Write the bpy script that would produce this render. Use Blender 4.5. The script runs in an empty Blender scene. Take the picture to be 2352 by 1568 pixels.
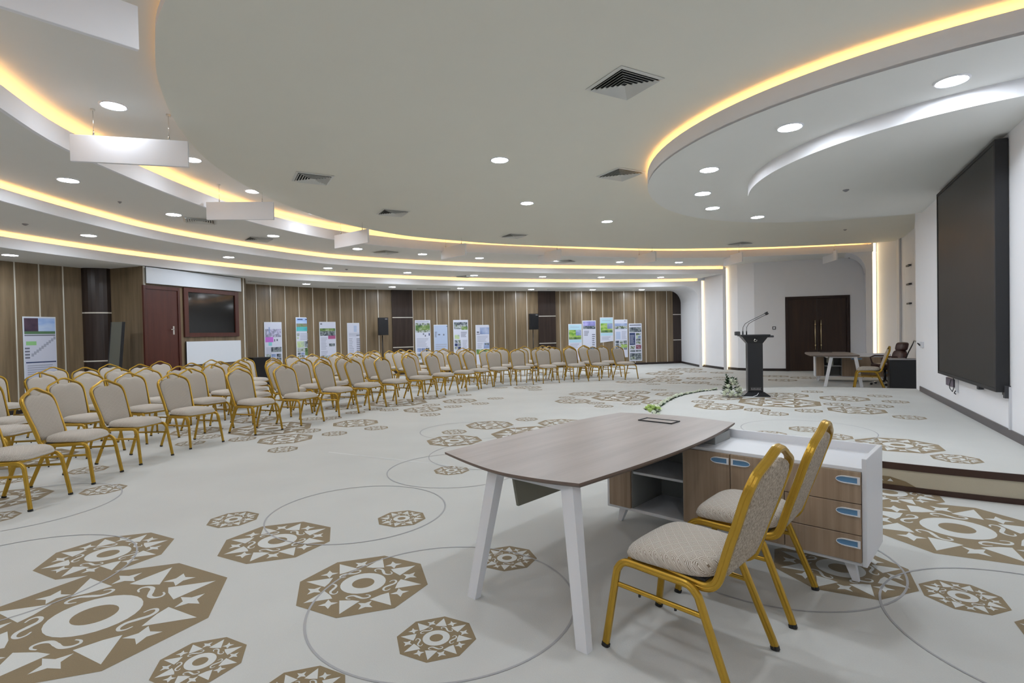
import bpy, math, random
from mathutils import Vector, Matrix
random.seed(7)
PI = math.pi
col = bpy.context.scene.collection
# ------------------------------------------------------------------ camera constants
W, HH = 2352, 1568
F = 1228.0; PITCH = math.radians(.95); ROLL = math.radians(-1.15); EYE = 1.45
def ray(px, py):
    u = (px-W/2)/F; v = (py-HH/2)/F
    cr, sr = math.cos(-ROLL), math.sin(-ROLL); u, v = cr*u-sr*v, sr*u+cr*v
    c, s = math.cos(PITCH), math.sin(PITCH)
    return (u, c-v*s, -s-v*c)
def at(px, py, z):
    d = ray(px, py); t = (z-EYE)/d[2]; return (d[0]*t, d[1]*t)
# ------------------------------------------------------------------ materials
def new_mat(name):
    m = bpy.data.materials.new(name); m.use_nodes = True
    return m, m.node_tree.nodes, m.node_tree.links, m.node_tree.nodes['Principled BSDF']
def pm(name, rgb, rough=.5, metal=0., spec=.5, noise=0., nscale=20., bump=0.):
    m, N, L, b = new_mat(name)
    b.inputs['Base Color'].default_value = (*rgb, 1); b.inputs['Roughness'].default_value = rough
    b.inputs['Metallic'].default_value = metal; b.inputs['Specular IOR Level'].default_value = spec
    if noise or bump:
        tc = N.new('ShaderNodeTexCoord'); nz = N.new('ShaderNodeTexNoise'); nz.inputs['Scale'].default_value = nscale
        nz.inputs['Detail'].default_value = 4
        L.new(tc.outputs['Object'], nz.inputs['Vector'])
        if noise:
            mx = N.new('ShaderNodeMix'); mx.data_type = 'RGBA'
            mx.inputs[6].default_value = (*[c*(1-noise) for c in rgb], 1); mx.inputs[7].default_value = (*[min(1, c*(1+noise)) for c in rgb], 1)
            L.new(nz.outputs['Fac'], mx.inputs[0]); L.new(mx.outputs[2], b.inputs['Base Color'])
        if bump:
            bp = N.new('ShaderNodeBump'); bp.inputs['Strength'].default_value = bump; bp.inputs['Distance'].default_value = .01
            L.new(nz.outputs['Fac'], bp.inputs['Height']); L.new(bp.outputs['Normal'], b.inputs['Normal'])
    return m
def emi(name, rgb, strength):
    m, N, L, b = new_mat(name)
    b.inputs['Base Color'].default_value = (*rgb, 1)
    b.inputs['Emission Color'].default_value = (*rgb, 1); b.inputs['Emission Strength'].default_value = strength
    return m
def wood(name, a, b_, scale=(14, 14, .9), rough=.45, axis_map=None):
    m, N, L, b = new_mat(name)
    tc = N.new('ShaderNodeTexCoord'); mp = N.new('ShaderNodeMapping'); mp.inputs['Scale'].default_value = scale
    nz = N.new('ShaderNodeTexNoise'); nz.inputs['Scale'].default_value = 1.; nz.inputs['Detail'].default_value = 6; nz.inputs['Roughness'].default_value = .6
    rp = N.new('ShaderNodeValToRGB'); rp.color_ramp.elements[0].position = .3; rp.color_ramp.elements[1].position = .7
    rp.color_ramp.elements[0].color = (*a, 1); rp.color_ramp.elements[1].color = (*b_, 1)
    L.new(tc.outputs['Object'], mp.inputs['Vector']); L.new(mp.outputs['Vector'], nz.inputs['Vector'])
    L.new(nz.outputs['Fac'], rp.inputs['Fac']); L.new(rp.outputs['Color'], b.inputs['Base Color'])
    b.inputs['Roughness'].default_value = rough
    return m
def math_node(N, L, op, a, b=None):
    n = N.new('ShaderNodeMath'); n.operation = op
    for i, x in enumerate((a, b)):
        if x is None: continue
        if isinstance(x, (int, float)): n.inputs[i].default_value = x
        else: L.new(x, n.inputs[i])
    return n.outputs[0]
def diamond_fabric(name):
    m, N, L, b = new_mat(name)
    tc = N.new('ShaderNodeTexCoord'); sp = N.new('ShaderNodeSeparateXYZ'); L.new(tc.outputs['Object'], sp.inputs[0])
    X = sp.outputs['X']; Y = math_node(N, L, 'ADD', sp.outputs['Y'], math_node(N, L, 'MULTIPLY', sp.outputs['Z'], -1.0))
    def tri(v, p): return math_node(N, L, 'ABSOLUTE', math_node(N, L, 'SUBTRACT', math_node(N, L, 'FRACT', math_node(N, L, 'DIVIDE', v, p)), .5))
    d = math_node(N, L, 'ADD', tri(X, .066), tri(Y, .052))
    # one repeat holds concentric diamonds around each lattice point: fold so both corners and centres are peaks
    d = math_node(N, L, 'ABSOLUTE', math_node(N, L, 'SUBTRACT', d, .5))
    s = math_node(N, L, 'FRACT', math_node(N, L, 'ADD', math_node(N, L, 'MULTIPLY', d, 8.), .3))
    k = math_node(N, L, 'GREATER_THAN', s, .42)
    mx = N.new('ShaderNodeMix'); mx.data_type = 'RGBA'
    mx.inputs[6].default_value = (.20, .15, .105, 1); mx.inputs[7].default_value = (.63, .585, .52, 1)
    L.new(k, mx.inputs[0]); L.new(mx.outputs[2], b.inputs['Base Color'])
    b.inputs['Roughness'].default_value = .85; b.inputs['Sheen Weight'].default_value = .15
    return m
def streak_fabric(name):
    m, N, L, b = new_mat(name)
    tc = N.new('ShaderNodeTexCoord'); mp = N.new('ShaderNodeMapping'); mp.inputs['Scale'].default_value = (260, 260, 45)
    nz = N.new('ShaderNodeTexNoise'); nz.inputs['Scale'].default_value = 1; nz.inputs['Detail'].default_value = 2
    rp = N.new('ShaderNodeValToRGB'); rp.color_ramp.elements[0].position = .38; rp.color_ramp.elements[1].position = .6
    rp.color_ramp.elements[0].color = (.24, .19, .14, 1); rp.color_ramp.elements[1].color = (.56, .48, .38, 1)
    L.new(tc.outputs['Object'], mp.inputs[0]); L.new(mp.outputs[0], nz.inputs['Vector']); L.new(nz.outputs['Fac'], rp.inputs[0])
    L.new(rp.outputs[0], b.inputs['Base Color']); b.inputs['Roughness'].default_value = .9
    return m
def art(name, cols, scale=3., stretch=(1, 1, 1), seed=0., contrast=(.3, .7)):
    """printed photograph / artwork: noise through a colour ramp"""
    m, N, L, b = new_mat(name)
    tc = N.new('ShaderNodeTexCoord'); mp = N.new('ShaderNodeMapping'); mp.inputs['Scale'].default_value = stretch
    mp.inputs['Location'].default_value = (seed, seed*2, seed*3)
    nz = N.new('ShaderNodeTexNoise'); nz.inputs['Scale'].default_value = scale; nz.inputs['Detail'].default_value = 5
    rp = N.new('ShaderNodeValToRGB'); e = rp.color_ramp.elements
    n = len(cols)
    while len(e) < n: e.new(.5)
    for i, c in enumerate(cols):
        e[i].position = contrast[0]+(contrast[1]-contrast[0])*i/(n-1); e[i].color = (*c, 1)
    L.new(tc.outputs['Object'], mp.inputs[0]); L.new(mp.outputs[0], nz.inputs['Vector']); L.new(nz.outputs['Fac'], rp.inputs[0])
    L.new(rp.outputs[0], b.inputs['Base Color']); b.inputs['Roughness'].default_value = .4
    return m
M = {}
M['white'] = pm('white_paint', (.88, .885, .915), .6, noise=.02, nscale=3)
M['ceiling'] = pm('ceiling_paint', (.80, .80, .765), .75, noise=.015, nscale=2)
M['disc'] = pm('ceiling_disc_paint', (.80, .785, .695), .75, noise=.015, nscale=2)
M['wallwood'] = wood('walnut_wall_panel', (.138, .096, .052), (.258, .188, .112), (9, 9, .55), .38)
M['darkwood'] = wood('dark_pillar_laminate', (.022, .013, .010), (.045, .028, .022), (12, 12, .7), .3)
M['doorwood'] = wood('mahogany_door', (.060, .014, .009), (.095, .024, .015), (12, 12, .8), .35)
M['doordark'] = wood('dark_door_veneer', (.028, .013, .008), (.050, .024, .014), (12, 12, .8), .35)
M['frame'] = pm('dark_brown_frame', (.030, .013, .009), .35)
M['baseboard'] = pm('dark_baseboard', (.022, .014, .012), .35)
M['trimmetal'] = pm('champagne_trim', (.74, .70, .62), .3, metal=.25)
M['gold'] = pm('gold_lacquer', (.50, .305, .038), .3, metal=.65, noise=.06, nscale=60)
M['rubber'] = pm('black_rubber', (.02, .02, .02), .7)
M['fabric'] = diamond_fabric('diamond_fabric')
M['weave'] = streak_fabric('woven_back_fabric')
M['desktop'] = wood('grey_oak_desktop', (.285, .252, .234), (.385, .345, .322), (9, .7, 3), .38)
M['deskfront'] = wood('oak_cabinet_front', (.285, .200, .130), (.420, .312, .218), (30, 30, .9), .5)
M['deskedge'] = pm('dark_desktop_edge', (.16, .115, .09), .5)
M['whitemetal'] = pm('white_powder_coat', (.78, .79, .82), .35)
M['cabwhite'] = pm('white_cabinet_board', (.76, .77, .80), .4)
M['cabgrey'] = pm('grey_cabinet_interior', (.30, .31, .30), .6)
M['olivegrey'] = pm('grey_modesty_panel', (.235, .230, .185), .6)
M['bluecup'] = pm('blue_handle_recess', (.12, .27, .46), .4)
M['black'] = pm('black_lacquer', (.012, .012, .014), .3)
M['blackmat'] = pm('black_matte', (.016, .016, .018), .6)
M['charcoal'] = pm('charcoal_plastic', (.05, .05, .055), .5)
M['chrome'] = pm('brushed_chrome', (.62, .60, .56), .22, metal=1.)
M['brass'] = pm('brushed_brass', (.72, .60, .38), .25, metal=.9)
M['leather'] = pm('brown_leather', (.060, .022, .018), .35, noise=.2, nscale=8)
M['glass'] = pm('dark_window_glass', (.012, .011, .010), .08)
M['board'] = pm('white_display_board', (.74, .78, .84), .45)
M['paper'] = pm('banner_paper', (.66, .68, .80), .45)
M['bluepaper'] = pm('pale_blue_paper', (.46, .55, .74), .45)
M['skypaper'] = pm('pale_sky_paper', (.45, .68, .80), .45)
M['ink'] = pm('printed_text', (.17, .18, .23), .6)
M['lightink'] = pm('faint_printed_text', (.40, .42, .52), .6)
M['leaf'] = pm('dark_green_leaf', (.022, .060, .018), .5, noise=.3, nscale=30)
M['petal'] = pm('white_petal', (.80, .84, .70), .6)
M['limepetal'] = pm('lime_petal', (.60, .74, .30), .6)
M['screen'] = None
M['light'] = emi('downlight_diffuser', (.85, .915, 1.), 85.)
M['led'] = emi('warm_led_strip', (1., .55, .19), 4.8)
M['ledslot'] = emi('warm_led_slot', (1., .80, .50), 1.0)
M['leddisc'] = emi('dim_warm_led_strip', (1., .55, .19), 1.5)
M['vent'] = pm('vent_white', (.70, .70, .66), .5)
M['ventdark'] = pm('vent_shadow_black', (.012, .012, .012), .9)
M['grey'] = pm('grey_plastic', (.30, .29, .30), .5)
M['purplebox'] = pm('purple_grey_socket_cover', (.14, .11, .15), .5)
M['greyboard'] = pm('grey_green_board', (.12, .12, .095), .6)
M['conduit'] = pm('wall_conduit', (.66, .67, .70), .5)
M['base'] = pm('screen_wall_baseboard', (.085, .070, .075), .35)
def carpet(name, rgb, amp, sheen=0.):
    m, N, L, b = new_mat(name)
    tc = N.new('ShaderNodeTexCoord')
    n1 = N.new('ShaderNodeTexNoise'); n1.inputs['Scale'].default_value = 1.3; n1.inputs['Detail'].default_value = 4
    n2 = N.new('ShaderNodeTexNoise'); n2.inputs['Scale'].default_value = 160; n2.inputs['Detail'].default_value = 2
    L.new(tc.outputs['Object'], n1.inputs['Vector']); L.new(tc.outputs['Object'], n2.inputs['Vector'])
    ad = math_node(N, L, 'ADD', math_node(N, L, 'MULTIPLY', n1.outputs['Fac'], .6), math_node(N, L, 'MULTIPLY', n2.outputs['Fac'], .4))
    mx = N.new('ShaderNodeMix'); mx.data_type = 'RGBA'
    mx.inputs[6].default_value = (*[c*(1-amp) for c in rgb], 1); mx.inputs[7].default_value = (*[min(1, c*(1+amp)) for c in rgb], 1)
    L.new(ad, mx.inputs[0]); L.new(mx.outputs[2], b.inputs['Base Color'])
    bp = N.new('ShaderNodeBump'); bp.inputs['Strength'].default_value = .25; bp.inputs['Distance'].default_value = .004
    L.new(n2.outputs['Fac'], bp.inputs['Height']); L.new(bp.outputs['Normal'], b.inputs['Normal'])
    b.inputs['Roughness'].default_value = .95; b.inputs['Specular IOR Level'].default_value = .1
    b.inputs['Sheen Weight'].default_value = sheen; b.inputs['Sheen Roughness'].default_value = .45
    return m
M['carpet'] = carpet('cream_carpet', (.565, .565, .54), .12)
M['carpetbrown'] = carpet('brown_carpet_motif', (.245, .185, .105), .25, .22)
M['carpetcream'] = carpet('cream_carpet_motif', (.62, .625, .60), .06)
M['carpetring'] = carpet('grey_carpet_ring', (.40, .395, .40), .08)
M['carpetseam'] = carpet('pale_carpet_seam', (.68, .69, .68), .03)
M['lightdim'] = emi('recess_downlight_diffuser', (.85, .915, 1.), 26.)
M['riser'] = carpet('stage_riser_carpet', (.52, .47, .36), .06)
M['stagetrim'] = pm('brown_stage_trim', (.045, .018, .010), .4)
def screen_mat():
    m, N, L, b = new_mat('led_wall_surface')
    tc = N.new('ShaderNodeTexCoord'); wv = N.new('ShaderNodeTexNoise'); mp = N.new('ShaderNodeMapping'); mp.inputs['Scale'].default_value = (9, 9, .4)
    L.new(tc.outputs['Object'], mp.inputs[0]); L.new(mp.outputs[0], wv.inputs['Vector'])
    rp = N.new('ShaderNodeValToRGB'); rp.color_ramp.elements[0].color = (.008, .008, .008, 1); rp.color_ramp.elements[1].color = (.018, .017, .017, 1)
    L.new(wv.outputs['Fac'], rp.inputs[0]); L.new(rp.outputs[0], b.inputs['Base Color'])
    b.inputs['Roughness'].default_value = .38; b.inputs['Specular IOR Level'].default_value = .25
    return m
M['screen'] = screen_mat()
# ------------------------------------------------------------------ mesh builder
class MB:
    def __init__(s): s.v = []; s.f = []; s.m = []; s.mats = []; s.sm = []
    def mi(s, mat):
        if mat not in s.mats: s.mats.append(mat)
        return s.mats.index(mat)
    def add(s, vs, fs, mat, smooth=False):
        o = len(s.v); s.v += [tuple(v) for v in vs]; k = s.mi(mat)
        for f in fs: s.f.append([o+i for i in f]); s.m.append(k); s.sm.append(smooth)
    def box(s, x0, x1, y0, y1, z0, z1, mat, T=None):
        vs = [(x, y, z) for z in (z0, z1) for y in (y0, y1) for x in (x0, x1)]
        if T: vs = [T(*v) for v in vs]
        s.add(vs, [(0, 2, 3, 1), (4, 5, 7, 6), (0, 1, 5, 4), (2, 6, 7, 3), (0, 4, 6, 2), (1, 3, 7, 5)], mat)
    def bbox(s, x0, x1, y0, y1, z0, z1, mat, r=.004, T=None):
        """box with chamfered edges"""
        x0, x1 = sorted((x0, x1)); y0, y1 = sorted((y0, y1)); z0, z1 = sorted((z0, z1))
        r = min(r, (x1-x0)*.45, (y1-y0)*.45, (z1-z0)*.45)
        def ringp(z, i): return [(x0+i+r, y0+i, z), (x1-i-r, y0+i, z), (x1-i, y0+i+r, z), (x1-i, y1-i-r, z), (x1-i-r, y1-i, z), (x0+i+r, y1-i, z), (x0+i, y1-i-r, z), (x0+i, y0+i+r, z)]
        R = [ringp(z0, r), ringp(z0+r, 0), ringp(z1-r, 0), ringp(z1, r)]
        vs = [p for q in R for p in q]
        if T: vs = [T(*v) for v in vs]
        fs = [tuple(range(7, -1, -1)), tuple(range(24, 32))]
        for k in range(3):
            for i in range(8): fs.append((k*8+i, k*8+(i+1) % 8, k*8+8+(i+1) % 8, k*8+8+i))
        s.add(vs, fs, mat)
    def prism(s, poly, z0, z1, mat, side=None, T=None):
        n = len(poly); vs = [(p[0], p[1], z0) for p in poly]+[(p[0], p[1], z1) for p in poly]
        if T: vs = [T(*v) for v in vs]
        s.add(vs, [tuple(range(n-1, -1, -1)), tuple(range(n, 2*n))], mat)
        o = len(s.v)-2*n; k = s.mi(side or mat)
        for i in range(n):
            j = (i+1) % n; s.f.append([o+i, o+j, o+n+j, o+n+i]); s.m.append(k); s.sm.append(False)
    def ribbon(s, A, B, mat, closed=False, smooth=True):
        n = len(A); vs = list(A)+list(B)
        fs = [(i, (i+1) % n, n+(i+1) % n, n+i) for i in range(n if closed else n-1)]
        s.add(vs, fs, mat, smooth)
    def tube(s, path, r, mat, n=8, cap=True, smooth=True):
        P = [Vector(p) for p in path]; R = r if isinstance(r, (list, tuple)) else [r]*len(P)
        T = [(P[min(i+1, len(P)-1)]-P[max(i-1, 0)]).normalized() for i in range(len(P))]
        ref = Vector((0, 0, 1)) if abs(T[0].z) < .9 else Vector((1, 0, 0))
        nrm = (ref-T[0]*ref.dot(T[0])).normalized(); vs = []
        for i, p in enumerate(P):
            nrm = (nrm-T[i]*nrm.dot(T[i])).normalized(); b = T[i].cross(nrm)
            for k in range(n):
                a = 2*PI*k/n; vs.append(p+(nrm*math.cos(a)+b*math.sin(a))*R[i])
        fs = [(i*n+k, i*n+(k+1) % n, (i+1)*n+(k+1) % n, (i+1)*n+k) for i in range(len(P)-1) for k in range(n)]
        if cap: fs += [tuple(range(n-1, -1, -1)), tuple(range((len(P)-1)*n, len(P)*n))]
        s.add(vs, fs, mat, smooth)
    def sweep(s, path, normals, a, b, mat, prof=None):
        """tube of oval section: half-size a along the normal, b across it"""
        if prof is None:
            prof = [(-1, -.55), (-.72, -.9), (-.72, -1)]
            prof = [(1, -.6), (1, -.12), (.86, 0), (1, .12), (1, .6), (.62, 1), (-.62, 1), (-1, .6), (-1, .12), (-.86, 0), (-1, -.12), (-1, -.6), (-.62, -1), (.62, -1)]
        P = [Vector(p) for p in path]; vs = []; n = len(prof)
        for i, p in enumerate(P):
            T = (P[min(i+1, len(P)-1)]-P[max(i-1, 0)]).normalized()
            N_ = Vector(normals[i]); N_ = (N_-T*N_.dot(T)).normalized(); B_ = T.cross(N_)
            for u, v in prof: vs.append(p+N_*(u*a)+B_*(v*b))
        fs = [(i*n+k, i*n+(k+1) % n, (i+1)*n+(k+1) % n, (i+1)*n+k) for i in range(len(P)-1) for k in range(n)]
        fs += [tuple(range(n-1, -1, -1)), tuple(range((len(P)-1)*n, len(P)*n))]
        s.add(vs, fs, mat, False)
    def lathe(s, prof, mat, n=24, c=(0, 0), smooth=True):
        vs = [(c[0]+r*math.cos(2*PI*k/n), c[1]+r*math.sin(2*PI*k/n), z) for r, z in prof for k in range(n)]
        m = len(prof)
        fs = [(i*n+k, i*n+(k+1) % n, (i+1)*n+(k+1) % n, (i+1)*n+k) for i in range(m-1) for k in range(n)]
        fs += [tuple(range(n-1, -1, -1)), tuple(range((m-1)*n, m*n))]
        s.add(vs, fs, mat, smooth)
    def pad(s, outline, layers, mat, T, back=None):
        """cushion: outline scaled towards its centre and moved in depth, layer by layer"""
        cx = sum(p[0] for p in outline)/len(outline); cy = sum(p[1] for p in outline)/len(outline); n = len(outline); vs = []
        for k, d in layers:
            for x, y in outline: vs.append(T(cx+(x-cx)*k, cy+(y-cy)*k, d))
        m = len(layers)
        fs = [(i*n+k, i*n+(k+1) % n, (i+1)*n+(k+1) % n, (i+1)*n+k) for i in range(m-1) for k in range(n)]
        fs += [tuple(range(n-1, -1, -1)), tuple(range((m-1)*n, m*n))]
        s.add(vs, fs, mat, True)
        if back is not None:
            k = s.mi(back); h = len(s.f)-len(fs)
            for i, f in enumerate(fs):
                if i < n*(m//2-1) or i == len(fs)-2: s.m[h+i] = k
    def build(s, name, parent=None, shift=(0, 0, 0)):
        me = bpy.data.meshes.new(name)
        vs = [(v[0]-shift[0], v[1]-shift[1], v[2]-shift[2]) for v in s.v] if shift != (0, 0, 0) else s.v
        me.from_pydata([tuple(v) for v in vs], [], s.f)
        for m in s.mats: me.materials.append(m)
        me.polygons.foreach_set('material_index', s.m); me.polygons.foreach_set('use_smooth', s.sm)
        me.update()
        o = bpy.data.objects.new(name, me); col.objects.link(o); o.location = shift
        if parent: o.parent = parent
        return o
def tag(o, label=None, cat=None, group=None, kind=None):
    if label: o['label'] = label
    if cat: o['category'] = cat
    if group: o['group'] = group
    if kind: o['kind'] = kind
    return o
def empty(name, loc=(0, 0, 0), rz=0.):
    o = bpy.data.objects.new(name, None); col.objects.link(o); o.location = loc; o.rotation_euler = (0, 0, rz); o.empty_display_size = .1
    return o
def struct(mb, name, label, parent=None):
    o = mb.build(name, parent)
    if not parent: tag(o, label, name.split('_')[0] if not name.startswith('trim') else 'trim', kind='structure')
    return o
def copy_tree(o, parent=None):
    c = o.copy(); col.objects.link(c)
    if parent: c.parent = parent
    for ch in list(o.children): copy_tree(ch, c)
    return c
ORD = ['first', 'second', 'third', 'fourth', 'fifth', 'sixth', 'seventh', 'eighth', 'ninth', 'tenth', 'eleventh', 'twelfth', 'thirteenth', 'fourteenth', 'fifteenth', 'sixteenth', 'seventeenth', 'eighteenth', 'nineteenth', 'twentieth', 'twenty-first', 'twenty-second', 'twenty-third', 'twenty-fourth', 'twenty-fifth', 'twenty-sixth']
# ------------------------------------------------------------------ plan curves
def catmull(P, n=8):
    Q = [P[0]]+list(P)+[P[-1]]; out = []
    for i in range(1, len(Q)-2):
        a, b, c, d = Q[i-1], Q[i], Q[i+1], Q[i+2]
        for k in range(n):
            t = k/n
            out.append(tuple(.5*((2*b[j])+(-a[j]+c[j])*t+(2*a[j]-5*b[j]+4*c[j]-d[j])*t*t+(-a[j]+3*b[j]-3*c[j]+d[j])*t**3) for j in (0, 1)))
    out.append(P[-1]); return out
def resample(P, n):
    L = [0]
    for a, b in zip(P, P[1:]): L.append(L[-1]+math.dist(a, b))
    out = []; j = 0
    for k in range(n):
        t = L[-1]*k/(n-1)
        while j < len(P)-2 and L[j+1] < t: j += 1
        u = (t-L[j])/max(1e-9, L[j+1]-L[j]); out.append((P[j][0]+(P[j+1][0]-P[j][0])*u, P[j][1]+(P[j+1][1]-P[j][1])*u))
    return out
def offset(P, d):
    """positive = to the left of travel"""
    out = []
    for i, p in enumerate(P):
        a = P[max(i-1, 0)]; b = P[min(i+1, len(P)-1)]; l = math.hypot(b[0]-a[0], b[1]-a[1]) or 1
        out.append((p[0]-(b[1]-a[1])/l*d, p[1]+(b[0]-a[0])/l*d))
    return out
NC = 120
C1 = resample(catmull([(.6, -3), (-1.0, -.9), (-2.4, .9), (-3.5, 2.5), (-4.3, 3.9), (-4.68, 4.98), (-4.95, 5.9), (-5.05, 7.0), (-5.05, 8.2), (-4.93, 9.5), (-4.6, 10.75), (-3.95, 12.05), (-3.05, 13.0), (-1.77, 13.93), (.33, 14.85), (2.3, 15.6), (4.2, 16.15), (6.4, 16.4), (8.3, 16.2), (10.62, 15.75)]), NC)
C2 = resample(catmull([(-2.2, -3), (-3.8, -.6), (-5.2, 1.9), (-6.2, 4.1), (-6.68, 6), (-6.83, 7.4), (-6.85, 8.8), (-6.72, 10.2), (-6.2, 11.7), (-5.25, 13.5), (-4.3, 14.6), (-2.2, 16.0), (.37, 17.15), (3.2, 17.95), (5.6, 18.5), (7.42, 18.7)]), NC)
C3 = resample(catmull([(-4.0, -3), (-5.8, -.6), (-7.4, 2.2), (-8.4, 5), (-8.75, 7.4), (-8.68, 9.1), (-8.35, 10.6), (-7.98, 11.8), (-7.22, 13.6), (-6.15, 15.3), (-3.94, 16.98), (-1.7, 18.3), (.4, 19.2), (3.5, 20.1), (5.8, 20.35), (7.1, 20.3)]), NC)
DISC = catmull([(10.98, 15.35), (10.62, 15.55), (8.23, 15.98), (6.2, 16.05), (4.23, 15.9), (2.1, 15.3), (.1, 14.65), (-1.3, 13.9), (-2.63, 12.9), (-3.6, 11.35), (-4.1, 9.5), (-4.1, 7.6), (-3.76, 6.2), (-3.3, 5.13), (-2.86, 4.4), (-2.4, 3.82), (-1.2, 2.7), (.4, 1.6), (2.0, .7), (3.2, .1)], 6)
ZU, ZD, Z1, Z2, Z3 = 3.98, 3.85, 3.62, 3.36, 3.08
WP = (5.01, 5.23); WD = (.4716, .8818); WN = (-.8818, .4716)       # screen wall: point, direction, normal into the room
def wl(s, n): return (WP[0]+WD[0]*s+WN[0]*n, WP[1]+WD[1]*s+WN[1]*n)
def supere(a, b, p, n, t0=0., t1=PI):
    out = []
    for k in range(n+1):
        t = t0+(t1-t0)*k/n; c, s_ = math.cos(t), math.sin(t)
        out.append((a*math.copysign(abs(c)**(2/p), c), b*abs(s_)**(2/p)))
    return out
def canopy(a, b, p, n=64): return [wl(2.05-x, y) for x, y in supere(a, b, p, n)]
STAGE = canopy(3.40, 3.88, 2.5); CAN1 = canopy(3.72, 4.02, 2.12); CAN2 = canopy(2.78, 2.60, 1.95)
# ================================================================== SETTING
def band(mb, P, th, z0, z1, mat):
    """vertical wall along P, th thick to the left of travel"""
    Q = offset(P, th)
    mb.ribbon([(x, y, z0) for x, y in P], [(x, y, z1) for x, y in P], mat, smooth=False)
    mb.ribbon([(x, y, z1) for x, y in Q], [(x, y, z0) for x, y in Q], mat, smooth=False)
    mb.ribbon([(x, y, z1) for x, y in P], [(x, y, z1) for x, y in Q], mat, smooth=False)
    mb.ribbon([(x, y, z0) for x, y in Q], [(x, y, z0) for x, y in P], mat, smooth=False)
    for i in (0, -1):
        mb.add([(*P[i], z0), (*Q[i], z0), (*Q[i], z1), (*P[i], z1)], [(0, 1, 2, 3)], mat)
def onpoly(px, P, py=760):
    d = ray(px, py); k = d[0]/d[1]
    for a, b in zip(P, P[1:]):
        den = (b[0]-a[0])-k*(b[1]-a[1])
        if abs(den) < 1e-9: continue
        t = (k*a[1]-a[0])/den
        if -1e-6 <= t <= 1+1e-6:
            q = (a[0]+t*(b[0]-a[0]), a[1]+t*(b[1]-a[1])); l = math.dist(a, b)
            return q, ((b[0]-a[0])/l, (b[1]-a[1])/l)
    raise ValueError(px)
def frame_at(q, t):
    """local frame: u along t, v out of the wall into the room (right of travel), w up"""
    n = (t[1], -t[0])
    return lambda u, v, w: (q[0]+t[0]*u+n[0]*v, q[1]+t[1]*u+n[1]*v, w)
# ---- carpet pattern
EXPO = 1.05
ROT = .70
S_PTS = catmull([(.50,.60),(.34,.90),(-.05,1.02),(-.42,.80),(-.44,.40),(-.05,.05),(.05,-.05),(.44,-.40),(.42,-.80),(.05,-1.02),(-.34,-.90),(-.50,-.60)], 4)
def S_curve(cx, cy, ang, r, R):
    """letter S lying across the radius at angle ang"""
    L, Q = [], []; n = len(S_PTS)-1; pts = [(-y*.165*R, x*.105*R) for x, y in S_PTS]
    for k, (x, y) in enumerate(pts):
        a = pts[max(k-1, 0)]; b = pts[min(k+1, n)]; l = math.hypot(b[0]-a[0], b[1]-a[1]) or 1
        ww = .022*R*(1.05-.75*abs(-1+2*k/n)); nx, ny = -(b[1]-a[1])/l*ww, (b[0]-a[0])/l*ww
        for S, sg in ((L, 1), (Q, -1)):
            u, v = x+nx*sg, y+ny*sg+r
            S.append((cx+math.cos(ang)*v-math.sin(ang)*u, cy+math.sin(ang)*v+math.cos(ang)*u))
    return L, Q
def medallion(mb, cx, cy, R, z, detail=2, rot=ROT):
    P = lambda r, a: (cx+r*math.cos(a), cy+r*math.sin(a))
    mb.add([(*P(R, rot+k*PI/4), z) for k in range(8)], [tuple(range(8))], M['carpetbrown'])
    z2 = z+.0004
    n = 28 if detail > 1 else 16
    inn = [(*P(.165*R, 2*PI*k/n), z2) for k in range(n)]; out = [(*P(.335*R, 2*PI*k/n), z2) for k in range(n)]
    mb.ribbon(inn, out, M['carpetcream'], closed=True, smooth=False)
    for k in range(8):
        a = rot+k*PI/4
        mb.add([(*P(.90*R, a), z2), (*P(.56*R, a+.27), z2), (*P(.525*R, a+.06), z2), (*P(.56*R, a-.27), z2)], [(0, 1, 2, 3)], M['carpetcream'])
        b = a+PI/8; c = (P(.70*R, b)); vs = []
        for j in range(8):
            rr = (.135 if j % 2 == 0 else .055)*R; aa = b+PI/4+j*PI/4
            vs.append((c[0]+rr*math.cos(aa), c[1]+rr*math.sin(aa), z2))
        mb.add(vs, [tuple(range(8))], M['carpetcream'])
    if detail > 0:
        for k in range(5):
            L, Rr = S_curve(cx, cy, rot+.35+k*2*PI/5, .435*R, R)
            mb.ribbon([(*p, z2+.0002) for p in L], [(*p, z2+.0002) for p in Rr], M['carpetcream'], smooth=False)
def ring(mb, cx, cy, r, z, w=.006, n=96):
    A = [(cx+(r-w)*math.cos(2*PI*k/n), cy+(r-w)*math.sin(2*PI*k/n), z) for k in range(n)]
    B = [(cx+(r+w)*math.cos(2*PI*k/n), cy+(r+w)*math.sin(2*PI*k/n), z) for k in range(n)]
    mb.ribbon(A, B, M['carpetring'], closed=True, smooth=False)
RAD = dict(L=.635, M=.385, S=.193)
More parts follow.
